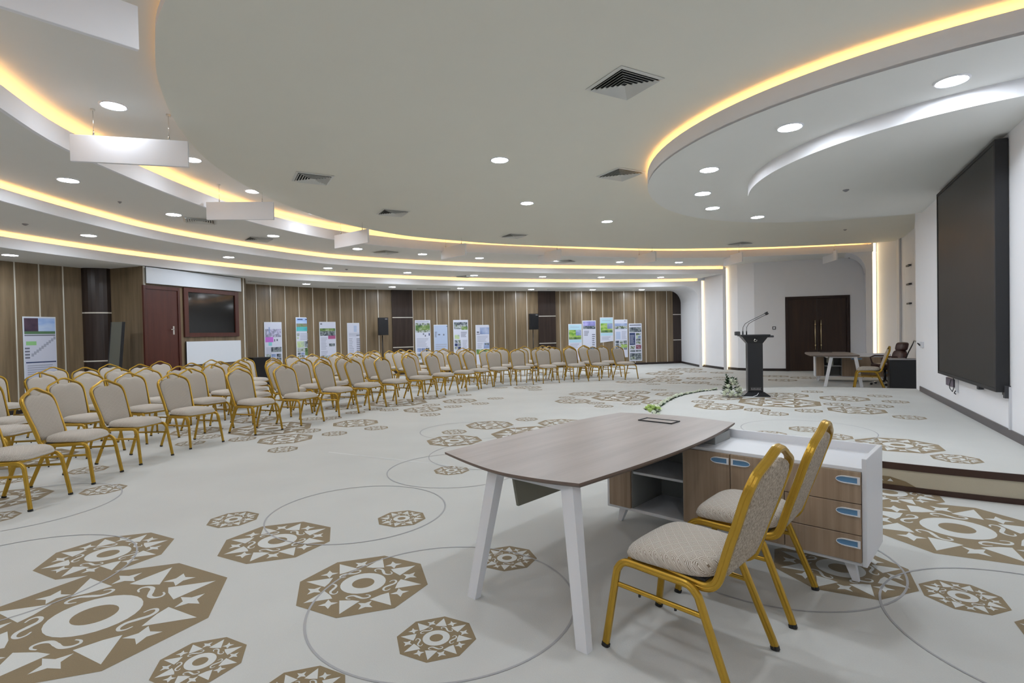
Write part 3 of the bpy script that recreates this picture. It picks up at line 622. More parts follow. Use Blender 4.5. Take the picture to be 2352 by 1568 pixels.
# ================================================================== CHAIRS
def smooth3(P, n=3):
    out = []; Q = [P[0]]+list(P)+[P[-1]]
    for i in range(1, len(Q)-2):
        a, b, c, d = Q[i-1:i+3]
        m = n if math.dist(b, c) < .1 else 1
        for k in range(m):
            t = k/m; out.append(tuple(.5*(2*b[j]+(c[j]-a[j])*t+(2*a[j]-5*b[j]+4*c[j]-d[j])*t*t+(3*b[j]-a[j]-3*c[j]+d[j])*t**3) for j in range(3)))
    return out+[P[-1]]
def make_chair(feet=False, name='banquet_chair'):
    """local: x right, y forward, origin on the floor at the centre"""
    root = empty(name); G, B = M['gold'], M['rubber']
    A = lambda p, q, n: [tuple(p[j]+(q[j]-p[j])*k/n for j in range(3)) for k in range(n)]
    for s in (-1, 1):
        for fr in (1, -1):
            if fr == 1: P = [(s*.243, .290, 0), (s*.240, .283, .05), (s*.224, .240, .33), (s*.221, .228, .375), (s*.220, .205, .402), (s*.220, .170, .412), (s*.220, .08, .410)]
            else: P = [(s*.243, -.290, 0), (s*.240, -.276, .05), (s*.223, -.165, .33), (s*.221, -.145, .372), (s*.220, -.115, .398), (s*.220, -.075, .406), (s*.220, .08, .410)]
            P = smooth3(P, 4); mb = MB(); N_ = [(s, 0, 0)]*len(P)
            mb.sweep(P if not feet else [tuple(P[0][j]+(P[1][j]-P[0][j])*.3 for j in range(3))]+P[1:], N_, .0105, .016, G)
            if not feet: mb.sweep([(P[0][0], P[0][1], 0), (P[0][0], P[0][1]-fr*.004, .016)], [(s, 0, 0)]*2, .0118, .0172, B)
            leg = mb.build('leg', root)
            if feet:
                f = MB(); f.sweep([(P[0][0], P[0][1], 0), (P[0][0], P[0][1]-fr*.004, .018)], [(s, 0, 0)]*2, .0125, .018, B); f.build('rubber_foot', leg)
        mb = MB(); mb.sweep([(s*.2215, .237, .300), (s*.2215, -.178, .292)], [(s, 0, 0)]*2, .007, .010, G)
        for y in (.12, -.05): mb.lathe([(.006, .275), (.006, .285)], B, 8, (s*.2215, y))
        mb.build('stretcher', root)
    # back hoop: one bent tube from seat rail over the top to the other rail
    half = [(.196, .18, .424), (.196, .02, .418), (.196, -.12, .405), (.196, -.17, .404), (.1965, -.205, .420), (.197, -.226, .452), (.199, -.245, .51), (.204, -.274, .60), (.213, -.310, .70), (.2185, -.336, .78), (.218, -.353, .828), (.208, -.365, .863), (.184, -.374, .893), (.14, -.381, .916), (.095, -.386, .935), (.06, -.390, .953), (.028, -.3925, .966), (0, -.393, .968)]
    full = half+[(-x, y, z) for x, y, z in half[-2::-1]]; P = smooth3(full, 3); N_ = []
    pl = Vector((0, .95, .31)).normalized()
    for i, p in enumerate(P):
        T = (Vector(P[min(i+1, len(P)-1)])-Vector(P[max(i-1, 0)])).normalized()
        n = T.cross(pl); c_ = Vector(p)-Vector((0, p[1], .72)) if p[2] > .6 else Vector((p[0], 0, 0))
        if p[2] < .6: n = Vector((1 if p[0] > 0 else -1, 0, 0))
        elif p[2] < .70:
            k = (p[2]-.6)/.1; n0 = Vector((1 if p[0] > 0 else -1, 0, 0)); n = n if n.dot(n0) > 0 else -n; n = n*k+n0*(1-k)
        elif n.dot(c_) < 0: n = -n
        N_.append(tuple(n))
    mb = MB(); mb.sweep(P, N_, .0105, .0185, G); mb.build('back_frame', root)
    # seat rail across front and rear
    mb = MB(); mb.box(-.21, .21, .165, .185, .405, .43, G); mb.box(-.19, .19, -.19, -.17, .40, .425, G); mb.box(-.195, .195, -.17, .165, .424, .434, M['blackmat']); mb.build('seat_frame', root)
    # seat cushion
    out = []
    for k in range(36):
        a = 2*PI*k/36; c_, s_ = math.cos(a), math.sin(a); q = 4.2
        x = .238*math.copysign(abs(c_)**(2/q), c_); y = .215*math.copysign(abs(s_)**(2/q), s_)
        x *= 1-.10*(.5-y/.43)*1; out.append((x, y+.010))
    mb = MB()
    T = lambda x, y, d: (x, y, d-.03*max(0, (y-.10)/.12)**2*(1 if d > .46 else .45)+.006*math.cos(x*6))
    mb.pad(out, [(.93, .432), (.985, .436), (1.0, .448), (.995, .463), (.97, .478), (.92, .489), (.82, .498), (.62, .505), (.3, .508)], M['fabric'], T)
    mb.build('seat', root)
    # back cushion, shaped like the hoop with a dip under the handle gap
    o = []
    R = [(.150, .452), (.176, .50), (.186, .58), (.196, .68), (.2015, .76), (.200, .81), (.189, .848), (.164, .876), (.125, .897), (.088, .908), (.057, .908), (.025, .896), (0, .892)]
    o = R+[(-x, z) for x, z in R[-2::-1]]
    def TB_(x, z, d):
        # z is height; back plane leans
        y = -.232-(z-.47)*.335
        return (x, y+d, z+d*.32)
    mb = MB(); mb.pad(o, [(.90, -.017), (.975, -.015), (1.0, -.006), (1.0, .006), (.975, .016), (.90, .023), (.70, .029), (.4, .031)], M['fabric'], TB_, back=M['weave'])
    mb.build('backrest', root)
    return root
desk_chair = make_chair(True); desk_chair.location = (.78, 2.41, 0); desk_chair.rotation_euler.z = math.atan2(.715, .70)
tag(desk_chair, 'large gold banquet chair with diamond fabric, nearest the viewer at the desk', 'chair', 'chairs at the near desk')
c_ = copy_tree(desk_chair); c_.location = (1.266, 2.925, 0); c_.rotation_euler.z = math.atan2(.758, .652)
c_['label'] = 'gold banquet chair with diamond fabric behind the nearest one, in front of the drawers'
c_ = copy_tree(desk_chair); c_.location = (8.14, 12.20, 0); c_.rotation_euler.z = math.radians(60)
c_['label'] = 'gold banquet chair at the far desk beyond the lectern'; c_['group'] = 'chair at the far desk'
CH = [[(-4.47, 4.77, -83), (-4.58, 5.59, -81), (-4.59, 6.46, -98), (-4.43, 7.35, -111), (-3.99, 8.26, -116), (-3.6, 9.01, -116), (-3.26, 9.9, -116), (-2.93, 10.69, -117), (-2.54, 11.44, -120), (-2.12, 12.25, -120), (-1.7, 13.0, -122), (-1.26, 13.76, -123), (-0.91, 14.32, -127), (-0.39, 14.79, -158), (0.25, 14.97, -161), (1.0, 15.35, -161), (1.86, 15.62, -158), (2.6, 15.83, -156), (3.39, 16.06, -153)], [(-5.75, 5.1, -82), (-5.75, 6.0, -90), (-5.49, 6.88, -102), (-5.29, 7.73, -111), (-4.89, 8.52, -115), (-4.5, 9.27, -116), (-4.17, 10.01, -116), (-3.99, 10.66, -116), (-3.73, 11.15, -117), (-3.44, 11.64, -119), (-3.05, 12.41, -120), (-2.31, 13.71, -122), (-1.92, 15.25, -133), (-1.18, 15.36, -145), (-0.65, 15.55, -158), (-0.22, 15.98, -160), (0.38, 15.98, -161), (0.9, 16.17, -160), (1.44, 16.32, -158), (1.96, 16.55, -157), (2.45, 16.83, -155), (3.05, 16.84, -153)], [(-6.75, 5.9, -88), (-6.38, 6.74, -98), (-6.15, 8.04, -111), (-5.79, 8.78, -115), (-5.57, 9.3, -116), (-5.25, 9.77, -116), (-5.03, 10.28, -116), (-4.75, 11.21, -116), (-4.41, 11.92, -118), (-4.14, 12.4, -120), (-3.84, 12.88, -120), (-3.64, 13.41, -121), (-3.34, 13.89, -122), (-2.61, 14.63, -123), (-1.9, 16.19, -142), (-1.22, 16.44, -155), (-0.21, 16.83, -161), (1.38, 17.34, -157), (2.06, 17.57, -155), (2.61, 17.78, -153)], [(-7.2, 7.1, -101), (-7.04, 8.24, -110), (-6.59, 9.23, -115), (-6.05, 10.48, -116), (-5.74, 10.95, -116), (-5.59, 11.5, -116), (-5.24, 12.29, -118), (-4.37, 13.9, -121), (-4.08, 14.38, -122), (-3.82, 15.24, -123), (-3.44, 16.08, -126), (-3.02, 15.33, -124), (-2.9, 16.36, -133), (-2.49, 16.75, -142), (-2.03, 17.09, -148), (-1.5, 17.28, -158), (-0.44, 17.65, -161), (0.54, 18.08, -159), (1.21, 18.25, -157)], [(-8.1, 7.2, -99), (-7.93, 8.3, -109), (-7.45, 9.56, -115), (-7.01, 10.39, -116), (-6.44, 11.86, -116), (-6.08, 12.63, -118), (-5.45, 13.81, -120), (-5.12, 14.37, -121), (-4.71, 15.16, -122), (-4.34, 15.91, -124), (-4.04, 16.61, -127), (-3.34, 17.06, -136)], [(-8.29, 9.89, -115), (-7.86, 10.72, -116), (-7.46, 11.65, -116)]]
proto = make_chair(False); first = True
ROWN = ['front row', 'second row', 'third row', 'fourth row', 'fifth row', 'last row']
for r, row in enumerate(CH):
    for i, (x, y, a) in enumerate(row):
        if r == 0 and i < 5:
            o = copy_tree(desk_chair)
        else:
            o = proto if first else copy_tree(proto); first = False
        o.location = (x, y, 0); o.rotation_euler = (0, 0, math.radians(a+random.uniform(-2, 2)))
        tag(o, 'beige gold-framed banquet chair, %s from the left in the %s' % (ORD[i], ROWN[r]), 'chair', 'banquet chairs in the %s' % ROWN[r])
# ================================================================== DESK UNITS
def desk(O, ang):
    """desktop on A-legs resting on a side cabinet; local X along the cabinet front, Y away from the viewer"""
    d = empty('desk', (*O, 0), ang)
    # boat shaped top
    L = [(-.205, -1.425)]
    ctl = [(-.205, -1.425), (.10, -1.505), (.36, -1.545), (.60, -1.52), (.80, -1.465)]
    e1_ = catmull(ctl, 5); e2_ = catmull([(.80, -1.465), (.835, -.95), (.845, -.45), (.82, .05), (.755, .555)], 5)
    e3_ = catmull([(.755, .555), (.45, .61), (.15, .60), (-.185, .50)], 5); e4_ = catmull([(-.185, .50), (-.245, 0), (-.255, -.5), (-.235, -1.0), (-.205, -1.425)], 5)
    P = e1_[:-1]+e2_[:-1]+e3_[:-1]+e4_[:-1]
    mb = MB(); cx, cy = .29, -.46
    ins = [(x+(cx-x)*.022, y+(cy-y)*.022) for x, y in P]
    n = len(P); vs = [(*p, .724) for p in ins]+[(*p, .738) for p in P]+[(*p, .750) for p in P]
    mb.add(vs, [tuple(range(n-1, -1, -1))], M['deskedge']); 
    mb.add(vs, [tuple(range(2*n, 3*n))], M['desktop'])
    mb.add(vs, [(i, (i+1) % n, n+(i+1) % n, n+i) for i in range(n)]+[(n+i, n+(i+1) % n, 2*n+(i+1) % n, 2*n+i) for i in range(n)], M['deskedge'])
    mb.build('desktop', d)
    g = MB()
    for a in ((.14, .42, .222, .232), (.14, .42, .348, .358), (.14, .15, .222, .358), (.41, .42, .222, .358)): g.box(*a[:2], *a[2:], .750, .757, M['blackmat'])
    g.box(.15, .41, .232, .348, .7495, .7515, M['cabgrey']); g.box(.155, .405, .238, .342, .7515, .7535, M['desktop'])
    g.build('cable_grommet', d)
    def leg(fx, fy, tx, ty, name='leg'):
        w = .031; b = MB()
        vs = [(fx-w, fy-w*.7, 0), (fx+w, fy-w*.7, 0), (fx+w, fy+w*.7, 0), (fx-w, fy+w*.7, 0), (tx-w*1.15, ty-w, .724), (tx+w*1.15, ty-w, .724), (tx+w*1.15, ty+w, .724), (tx-w*1.15, ty+w, .724)]
        b.add(vs, [(3, 2, 1, 0), (4, 5, 6, 7), (0, 1, 5, 4), (1, 2, 6, 5), (2, 3, 7, 6), (3, 0, 4, 7)], M['whitemetal']); return b.build(name, d)
    leg(.085, -1.48, .225, -1.42); leg(.83, -1.49, .715, -1.42)
    b = MB(); b.box(.24, .70, -1.44, -1.39, .69, .724, M['whitemetal']); b.box(.12, .16, -1.4, .1, .69, .722, M['whitemetal']); b.box(.62, .66, -1.4, .1, .69, .722, M['whitemetal']); b.build('top_frame', d)
    b = MB(); b.bbox(.258, .276, -1.355, -.02, .497, .724, M['olivegrey'], .002)
    # cut the near lower corner: sloped end
    b.v = [(x, y+(.045 if y < -1.2 and z < .6 else 0), z) for x, y, z in b.v]; b.build('modesty_panel', d)
    # ---------------- cabinet
    c = empty('side_cabinet', (*O, 0), ang); Wd, Dp, zb, zt = 1.672, .480, .115, .662
    cb = MB(); th = .022; Wm = M['cabwhite']
    cb.bbox(0, Wd, 0, Dp, zb, zb+th, Wm, .002); cb.bbox(0, Wd, -.004, Dp, zt-th, zt, Wm, .002)
    cb.bbox(-.002, th, -.004, Dp, zb, zt, Wm, .002); cb.bbox(Wd-th, Wd+.002, -.004, Dp, zb, .716, Wm, .002)
    cb.bbox(0, Wd, Dp-th, Dp, zb, .716, Wm, .002); cb.build('carcass', c)
    for x in (.205, .612, 1.255): ib = MB(); ib.box(x-.008, x+.008, .004, Dp-th-.011, zb+th, zt-th, M['cabgrey']); ib.build('partition', c)
    ib = MB(); ib.box(.205, .612, Dp-th-.01, Dp-th, zb+th, zt-th, M['cabgrey']); ib.build('back_panel', c)
    s_ = MB(); s_.bbox(.213, .604, .01, Dp-.03, .392, .410, M['cabwhite'], .002); s_.build('shelf', c)
    def front(x0, x1, z0, z1, nm, hx=None, flip=False):
        f = MB(); f.bbox(x0+.002, x1-.002, -.014, .004, z0+.002, z1-.002, M['deskfront'], .0015); o = f.build(nm, c)
        if hx is not None:
            h = MB(); zc = z1-.050 if nm == 'drawer' else z1-.048; Lh = .118; sg = -1 if flip else 1; hh = .021
            pts = []
            for k in range(9):
                a = -PI/2-PI*k/8 if False else PI/2+PI*k/8
                pts.append((hx+sg*(-(Lh-.045)+.045*math.cos(a)*1.0), zc+hh*math.sin(a)))
            pts += [(hx, zc-hh), (hx, zc+hh)]
            n = len(pts); mx = sum(p[0] for p in pts)/n
            inn = [(mx+(x-mx)*.87-sg*.002, zc+(z-zc)*.72) for x, z in pts]
            y0 = -.019
            v = [(x, y0, z) for x, z in pts]+[(x, y0, z) for x, z in inn]+[(x, -.0152, z) for x, z in inn]+[(x, -.012, z) for x, z in pts]
            fs = [(i, (i+1) % n, n+(i+1) % n, n+i) for i in range(n)]+[(n+i, n+(i+1) % n, 2*n+(i+1) % n, 2*n+i) for i in range(n)]+[(3*n+i, 3*n+(i+1) % n, (i+1) % n, i) for i in range(n)]
            h.add(v, fs, M['whitemetal']); h.add(v[2*n:3*n], [tuple(range(n))], M['bluecup'])
            h.v = [(x, y-.001, z) for x, y, z in h.v]
            hb = h.build('recessed_handle', o)
        return o
    front(.020, .205, zb+.02, zt-.02, 'front_panel')
    front(.612, .933, zb+.02, zt-.02, 'door', .926); front(.933, 1.255, zb+.02, zt-.02, 'door', .941, True)
    for z0, z1 in ((.463, .642), (.288, .463), (.135, .288)): front(1.255, Wd-.022, z0, z1, 'drawer', Wd-.028)
    for x, sx in ((.10, -1), (Wd-.10, 1)):
        for y, sy in ((.08, -1), (Dp-.08, 1)):
            w = .028; b = MB()
            fx, fy = x+sx*.035, y+sy*.01
            b.add([(fx-w*.6, fy-w*.5, 0), (fx+w*.6, fy-w*.5, 0), (fx+w*.6, fy+w*.5, 0), (fx-w*.6, fy+w*.5, 0), (x-w, y-w, zb), (x+w, y-w, zb), (x+w, y+w, zb), (x-w, y+w, zb)], [(3, 2, 1, 0), (4, 5, 6, 7), (0, 1, 5, 4), (1, 2, 6, 5), (2, 3, 7, 6), (3, 0, 4, 7)], M['whitemetal']); b.build('leg', c)
    for x in (.03, .70): b = MB(); b.bbox(x, x+.085, .12, .38, zt, .7235, M['cabgrey'], .002); b.build('desk_support', c)
    return d, c
d1, k1 = desk((.71, 4.065), math.atan2(-.682, .731))
tag(d1, 'large grey oak desk with white slanted legs in the foreground', 'desk'); tag(k1, 'oak and white side cabinet with blue handles under the near desk', 'cabinet')
d2, k2 = copy_tree(d1), copy_tree(k1)
for o in (d2, k2): o.location = (8.07, 14.24, 0); o.rotation_euler.z = math.atan2(-.42, .907)
d2['label'] = 'far grey desk with white slanted legs in front of the double door'; k2['label'] = 'far side cabinet under the desk by the double door'
# ---- office chair behind the far desk
oc = empty('office_chair', (9.05, 12.98, 0), math.radians(78)); tag(oc, 'brown leather high-back office chair at the far desk', 'chair')
mb = MB()
for k in range(5):
    a = 2*PI*k/5+.3; mb.tube([(0, 0, .09), (.16*math.cos(a), .16*math.sin(a), .085), (.30*math.cos(a), .30*math.sin(a), .06)], [.03, .022, .016], M['chrome'], 8)
mb.build('star_base', oc)
for k in range(5):
    a = 2*PI*k/5+.3; c_ = MB(); c_.tube([(.30*math.cos(a)-.015, .30*math.sin(a), .028), (.30*math.cos(a)+.015, .30*math.sin(a), .028)], .027, M['black'], 10); c_.build('castor', oc)
mb = MB(); mb.tube([(0, 0, .06), (0, 0, .40)], .028, M['black'], 12); mb.box(-.12, .12, -.14, .14, .37, .42, M['blackmat']); mb.build('column', oc)
sq = [(.26*math.copysign(abs(math.cos(2*PI*k/28))**.5, math.cos(2*PI*k/28)), .25*math.copysign(abs(math.sin(2*PI*k/28))**.5, math.sin(2*PI*k/28))) for k in range(28)]
mb = MB(); mb.pad(sq, [(.85, .42), (.97, .43), (1, .455), (.99, .485), (.92, .508), (.7, .52), (.3, .523)], M['leather'], lambda x, y, d: (x, y, d)); mb.build('seat', oc)
bq = [(.25*math.copysign(abs(math.cos(2*PI*k/28))**.55, math.cos(2*PI*k/28)), .17*math.copysign(abs(math.sin(2*PI*k/28))**.55, math.sin(2*PI*k/28))) for k in range(28)]
for nm, zc, sc_, yo in (('backrest', .67, 1.0, 0), ('headrest', .925, .62, -.01)):
    mb = MB(); mb.pad(bq, [(.85, -.05), (.97, -.045), (1, -.02), (1, .03), (.95, .06), (.8, .075), (.4, .082)], M['leather'], lambda x, z, d: (x*(1 if sc_ == 1 else .8), -.27-(zc+z*sc_-.5)*.22+d+yo, zc+z*sc_)); mb.build(nm, oc)
for s in (-1, 1):
    mb = MB(); mb.tube([(s*.27, -.16, .50), (s*.30, -.20, .60), (s*.30, -.12, .69), (s*.30, .10, .70), (s*.30, .20, .66), (s*.29, .16, .52), (s*.24, .05, .44)], .018, M['leather'], 8); mb.build('armrest', oc)
# ---- black equipment cabinet
q = (8.20, 11.62); bc = empty('equipment_cabinet', (*q, 0), math.radians(-30)); tag(bc, 'black equipment cabinet with grey top behind the stage corner', 'cabinet')
mb = MB(); mb.bbox(0, .60, 0, .45, .03, .69, M['black'], .006); mb.build('body', bc); mb = MB(); mb.bbox(-.008, .608, -.008, .458, .69, .712, M['grey'], .004); mb.build('top_board', bc)
mb = MB(); mb.box(.03, .57, -.006, 0, .06, .66, M['blackmat']); mb.build('door', bc)
for x in (.05, .55):
    for y in (.05, .40): mb = MB(); mb.lathe([(.02, 0), (.02, .03)], M['rubber'], 10, (x, y)); mb.build('foot', bc)
cb = MB(); qa = wl(4.86, .02)
cb.tube(catmull3 if False else [(8.66, 11.75, .712), (8.60, 11.60, .85), (8.50, 11.35, 1.02), (8.2, 10.9, 1.12), (7.75, 10.25, 1.12), (qa[0]-.02, qa[1], 1.08)], .012, M['black'], 8); tag(cb.build('power_cable'), 'thick black cable rising from the equipment cabinet to the wall', 'cable')
# ================================================================== STAGE THINGS
lx, ly, sz = 4.30, 9.50, .2445
le = empty('lectern', (lx, ly, sz), math.radians(-14)); tag(le, 'black lectern with two gooseneck microphones on the stage', 'lectern')
mb = MB(); mb.add([(-.22, -.20, 0), (.22, -.20, 0), (.22, .20, 0), (-.22, .20, 0), (-.22, -.20, .015), (.22, -.20, .015), (.22, .20, .015), (-.22, .20, .015), (-.14, -.13, .075), (.14, -.13, .075), (.14, .13, .075), (-.14, .13, .075)],
    [(3, 2, 1, 0), (0, 1, 5, 4), (1, 2, 6, 5), (2, 3, 7, 6), (3, 0, 4, 7), (4, 5, 9, 8), (5, 6, 10, 9), (6, 7, 11, 10), (7, 4, 8, 11), (8, 9, 10, 11)], M['black']); mb.build('base', le)
mb = MB(); mb.bbox(-.125, .125, -.10, .10, .07, .96, M['black'], .01); mb.build('column', le)
mb = MB(); mb.box(-.128, -.118, -.104, -.094, .08, .95, M['charcoal']); mb.build('edge_strip', le)
mb = MB(); mb.add([(-.125, -.10, .93), (.125, -.10, .93), (.125, .10, .93), (-.125, .10, .93), (-.215, -.13, 1.055), (.215, -.13, 1.055), (.215, .22, 1.055), (-.215, .22, 1.055)], [(3, 2, 1, 0), (4, 5, 6, 7), (0, 1, 5, 4), (1, 2, 6, 5), (2, 3, 7, 6), (3, 0, 4, 7)], M['black']); mb.build('head', le)
mb = MB(); mb.bbox(-.24, .24, -.16, .24, 1.055, 1.085, M['black'], .006); mb.build('top_board', le)
for x0, x1, z0, z1 in ((-.315, -.235, 1.075, 1.145), (.225, .315, 1.03, 1.065)):
    mb = MB(); mb.bbox(x0, x1, -.06, .06, z0, z1, M['charcoal'], .006); mb.build('side_speaker', le)
mb = MB(); mb.tube([(0, -.131, .985), (0, -.139, .985)], .028, M['chrome'], 20); mb.tube([(0, -.139, .985), (0, -.141, .985)], .016, M['black'], 16); mb.build('emblem', le)
mb = MB()
for k in range(9): mb.box(-.075+k*.018, -.064+k*.018, -.1035, -.1005, .118, .118+(.022, .016, .02)[k % 3], M['grey'])
mb.box(-.082, .092, -.1035, -.1005, .108, .112, M['grey']); mb.box(-.082, .092, -.1035, -.1005, .148, .151, M['grey']); mb.build('name_plate', le)
for dx in (0, .06):
    mb = MB(); x = -.19+dx
    mb.tube([(x, -.05, 1.083), (x, -.05, 1.15)], .011, M['black'], 8)
    mb.tube([(x, -.05, 1.14), (x+.005, -.05, 1.22), (x+.04, -.05, 1.28), (x+.12, -.05, 1.33), (x+.30, -.05, 1.42+dx*.0), (x+.36-dx*.8, -.05, 1.452-dx*.4)], .0045, M['blackmat'], 6)
    e = (x+.36-dx*.8, -.05, 1.452-dx*.4); mb.tube([e, (e[0]+.02, e[1], e[2]+.010), (e[0]+.05, e[1], e[2]+.025)], [.010, .014, .011], M['black'], 8); mb.build('microphone', le)
cb = MB(); cb.tube([(.05, -.12, .07), (.0, -.21, .03), (-.08, -.26, .008), (-.20, -.25, .008), (-.27, -.2, .008)], .006, M['whitemetal'], 6); cb.build('power_cord', le)
# ---- flowers
def leaf(mb, p, dirv, L, w, mat):
    d = Vector(dirv).normalized(); s_ = d.cross(Vector((0, 0, 1))); s_ = s_.normalized() if s_.length > .01 else Vector((1, 0, 0)); u = s_.cross(d); p = Vector(p)
    mb.add([p, p+d*L*.45+s_*w+u*w*.3, p+d*L, p+d*L*.45-s_*w+u*w*.3, p+d*L*.5-u*w*.35], [(0, 1, 4), (1, 2, 4), (2, 3, 4), (3, 0, 4), (0, 3, 2, 1)], mat)
def bloom(mb, p, r, mat, seed=0):
    rr = random.Random(seed); p = Vector(p); q = .55*r
    mb.lathe([(q*.15, p.z-q*.9), (q*.8, p.z-q*.5), (q, p.z), (q*.8, p.z+q*.55), (q*.15, p.z+q*.9)], mat, 8, (p.x, p.y))
    vs = []; 
    for ring_, (n, e, k) in enumerate([(7, .15, 1.), (6, .75, .86), (4, 1.2, .62)]):
        for i in range(n):
            a = 2*PI*i/n+ring_*.5+rr.random()*.3; d = Vector((math.cos(a)*math.cos(e), math.sin(a)*math.cos(e), math.sin(e)))
            s_ = Vector((-math.sin(a), math.cos(a), 0)); L = r*k
            mb.add([p, p+d*L*.6+s_*L*.42, p+d*L+s_*L*.22+Vector((0, 0, L*.12)), p+d*L-s_*L*.22+Vector((0, 0, L*.12)), p+d*L*.6-s_*L*.42], [(0, 1, 2, 3, 4)], mat, True)
fx, fy = 3.86, 9.43
fa = empty('flower_arrangement', (fx, fy, sz)); tag(fa, 'tall arrangement of white roses and dark leaves beside the lectern', 'flowers')
mb = MB(); R_n = random.Random(3)
for k in range(150):
    h = R_n.random()**.8*.30; a = R_n.random()*2*PI; r = (.02+.13*(1-h/.34))*R_n.random()**.5
    el = .2+h*2.2; leaf(mb, (r*math.cos(a)+h*-.02, r*math.sin(a), h+.01), (math.cos(a), math.sin(a), el), .07+.03*R_n.random(), .016, M['leaf'])
for k in range(12): leaf(mb, (-.03-.06*k/12, 0, .25+.13*k/12), (math.cos(k*2.1)*.8, math.sin(k*2.1)*.8, .8), .06, .012, M['leaf'])
mb.tube([(0, 0, 0), (-.02, 0, .2), (-.10, 0, .39)], .005, M['leaf'], 6)
mb.build('foliage', fa)
for i, (x, y, z, r) in enumerate([(-.03, -.07, .27, .045), (.02, -.06, .24, .045), (-.01, -.08, .21, .04), (.05, -.06, .20, .035), (-.08, -.07, .17, .045), (-.10, -.08, .09, .045), (-.04, -.12, .06, .045), (.04, -.11, .10, .045), (.11, -.07, .12, .04), (.10, -.10, .05, .045), (-.13, -.05, .05, .045), (-.07, -.13, .02, .045), (.01, -.14, .015, .04), (.07, -.12, .02, .04), (-.15, -.09, .02, .04), (.13, -.03, .08, .04)]):
    b = MB(); bloom(b, (x*1.1, y*1.15, z+.02), r*1.25, M['petal'], i); b.build('blossom', fa)
ga = empty('flower_garland', (0, 0, 0)); tag(ga, 'thin garland of small white flowers along the curved stage edge', 'flowers')
GP = [p for p in resample(STAGE, 400) if p[0] < 4.05 and p[1] > 7.35 and p[0] > 1.5]
GP = offset(GP, .03); mb = MB(); L_ = len(GP); ga.location = (*GP[0], .245); ox, oy = GP[0]
for i, (x, y) in enumerate(GP):
    f = i/L_
    for k in range(int(9-5*f)):
        a = R_n.random()*2*PI; leaf(mb, (x-ox+R_n.uniform(-.03, .03), y-oy+R_n.uniform(-.03, .03), -.02+R_n.random()*.02), (math.cos(a), math.sin(a), .45), .045, .012, M['leaf'])
mb.tube([(x-ox, y-oy, -.004) for x, y in GP], .008, M['leaf'], 6)
mb.build('foliage', ga)
for i in range(0, L_, max(1, L_//60)):
    x, y = GP[i]; b = MB(); bloom(b, (x-ox+R_n.uniform(-.03, .03), y-oy+R_n.uniform(-.03, .03), .005+R_n.random()*.02), .030+.012*R_n.random()-.008*i/L_, M['petal'], i); b.build('blossom', ga)
x, y = at(1497, 941, .26); fc = empty('lime_flower_cluster', (x, y, .245)); tag(fc, 'cluster of lime white lilies at the near end of the garland', 'flowers')
mb = MB()
for k in range(30): a = R_n.random()*2*PI; leaf(mb, (.05*math.cos(a), .05*math.sin(a), .0), (math.cos(a), math.sin(a), .5), .09, .02, M['leaf'])
mb.build('foliage', fc)
for i in range(9):
    a = i*2.4; r = .025+.012*i; b = MB(); bloom(b, (r*math.cos(a), r*math.sin(a), .06-.006*i), .055, M['limepetal'] if i % 3 else M['petal'], i+50); b.build('blossom', fc)
# ---- screen
s0, s1, z0, z1, dp = .40, 3.04, .73, 3.36, .115
def wbox(mb, sa, sb_, na, nb, za, zb_, mat):
    vs = [(*wl(s_, n_), z_) for z_ in (za, zb_) for n_ in (na, nb) for s_ in (sa, sb_)]
    mb.add(vs, [(0, 2, 3, 1), (4, 5, 7, 6), (0, 1, 5, 4), (2, 6, 7, 3), (0, 4, 6, 2), (1, 3, 7, 5)], mat)
sc_r = empty('video_wall', (*wl(s0, 0), z0)); tag(sc_r, 'huge black video wall screen mounted on the white wall', 'screen')
def wpart(nm, boxes, mat, parent):
    mb = MB()
    for b in boxes: wbox(mb, *b, mat)
    p0 = parent.location; mb.v = [(v[0]-p0[0], v[1]-p0[1], v[2]-p0[2]) for v in mb.v]; return mb.build(nm, parent)
wpart('housing', [(s0, s1, .002, dp-.012, z0, z1)], M['black'], sc_r)
wpart('bezel', [(s0-.01, s0+.03, .01, dp, z0-.01, z1+.01), (s1-.03, s1+.01, .01, dp, z0-.01, z1+.01), (s0, s1, .01, dp, z0-.01, z0+.03), (s0, s1, .01, dp, z1-.03, z1+.01)], M['blackmat'], sc_r)
wpart('display_surface', [(s0+.03, s1-.03, dp-.012, dp-.006, z0+.03, z1-.03)], M['screen'], sc_r)
wpart('mount_bracket', [(.36, .42, .002, .05, .66, .79), (1.25, 1.32, .01, .06, .66, .73), (s0+.03, s0+.05, .03, .05, .69, .73)], M['charcoal'], sc_r)
def wthing(nm, label, cat, boxes, mat):
    mb = MB()
    for b in boxes: wbox(mb, *b, mat)
    o = mb.build(nm); return tag(o, label, cat)
wthing('socket_box', 'flat purple grey box on the wall below the far end of the screen', 'wall box', [(2.62, 3.05, .001, .02, .55, .66)], M['purplebox'])
wthing('wall_socket', 'small white socket plate with hanging wires under the screen', 'socket', [(2.42, 2.55, .001, .012, .50, .68)], M['conduit'])
wthing('wall_outlet', 'grey wall outlet near the far end of the screen wall', 'socket', [(4.72, 4.86, .001, .03, 1.04, 1.14)], M['conduit'])
mb = MB()
P_ = [(2.60, .05, .66), (2.57, .07, .60), (2.62, .06, .54), (2.52, .05, .50), (2.44, .05, .56), (2.48, .04, .66), (2.5, .05, .73)]
mb.tube([(*wl(a, b), c) for a, b, c in P_], .005, M['blackmat'], 6); mb.tube([(*wl(2.45, .03), .52), (*wl(2.42, .05), .49), (*wl(2.34, .05), .485)], .006, M['blackmat'], 6)
tag(mb.build('loose_wires'), 'loose black wires looping below the screen', 'cable')
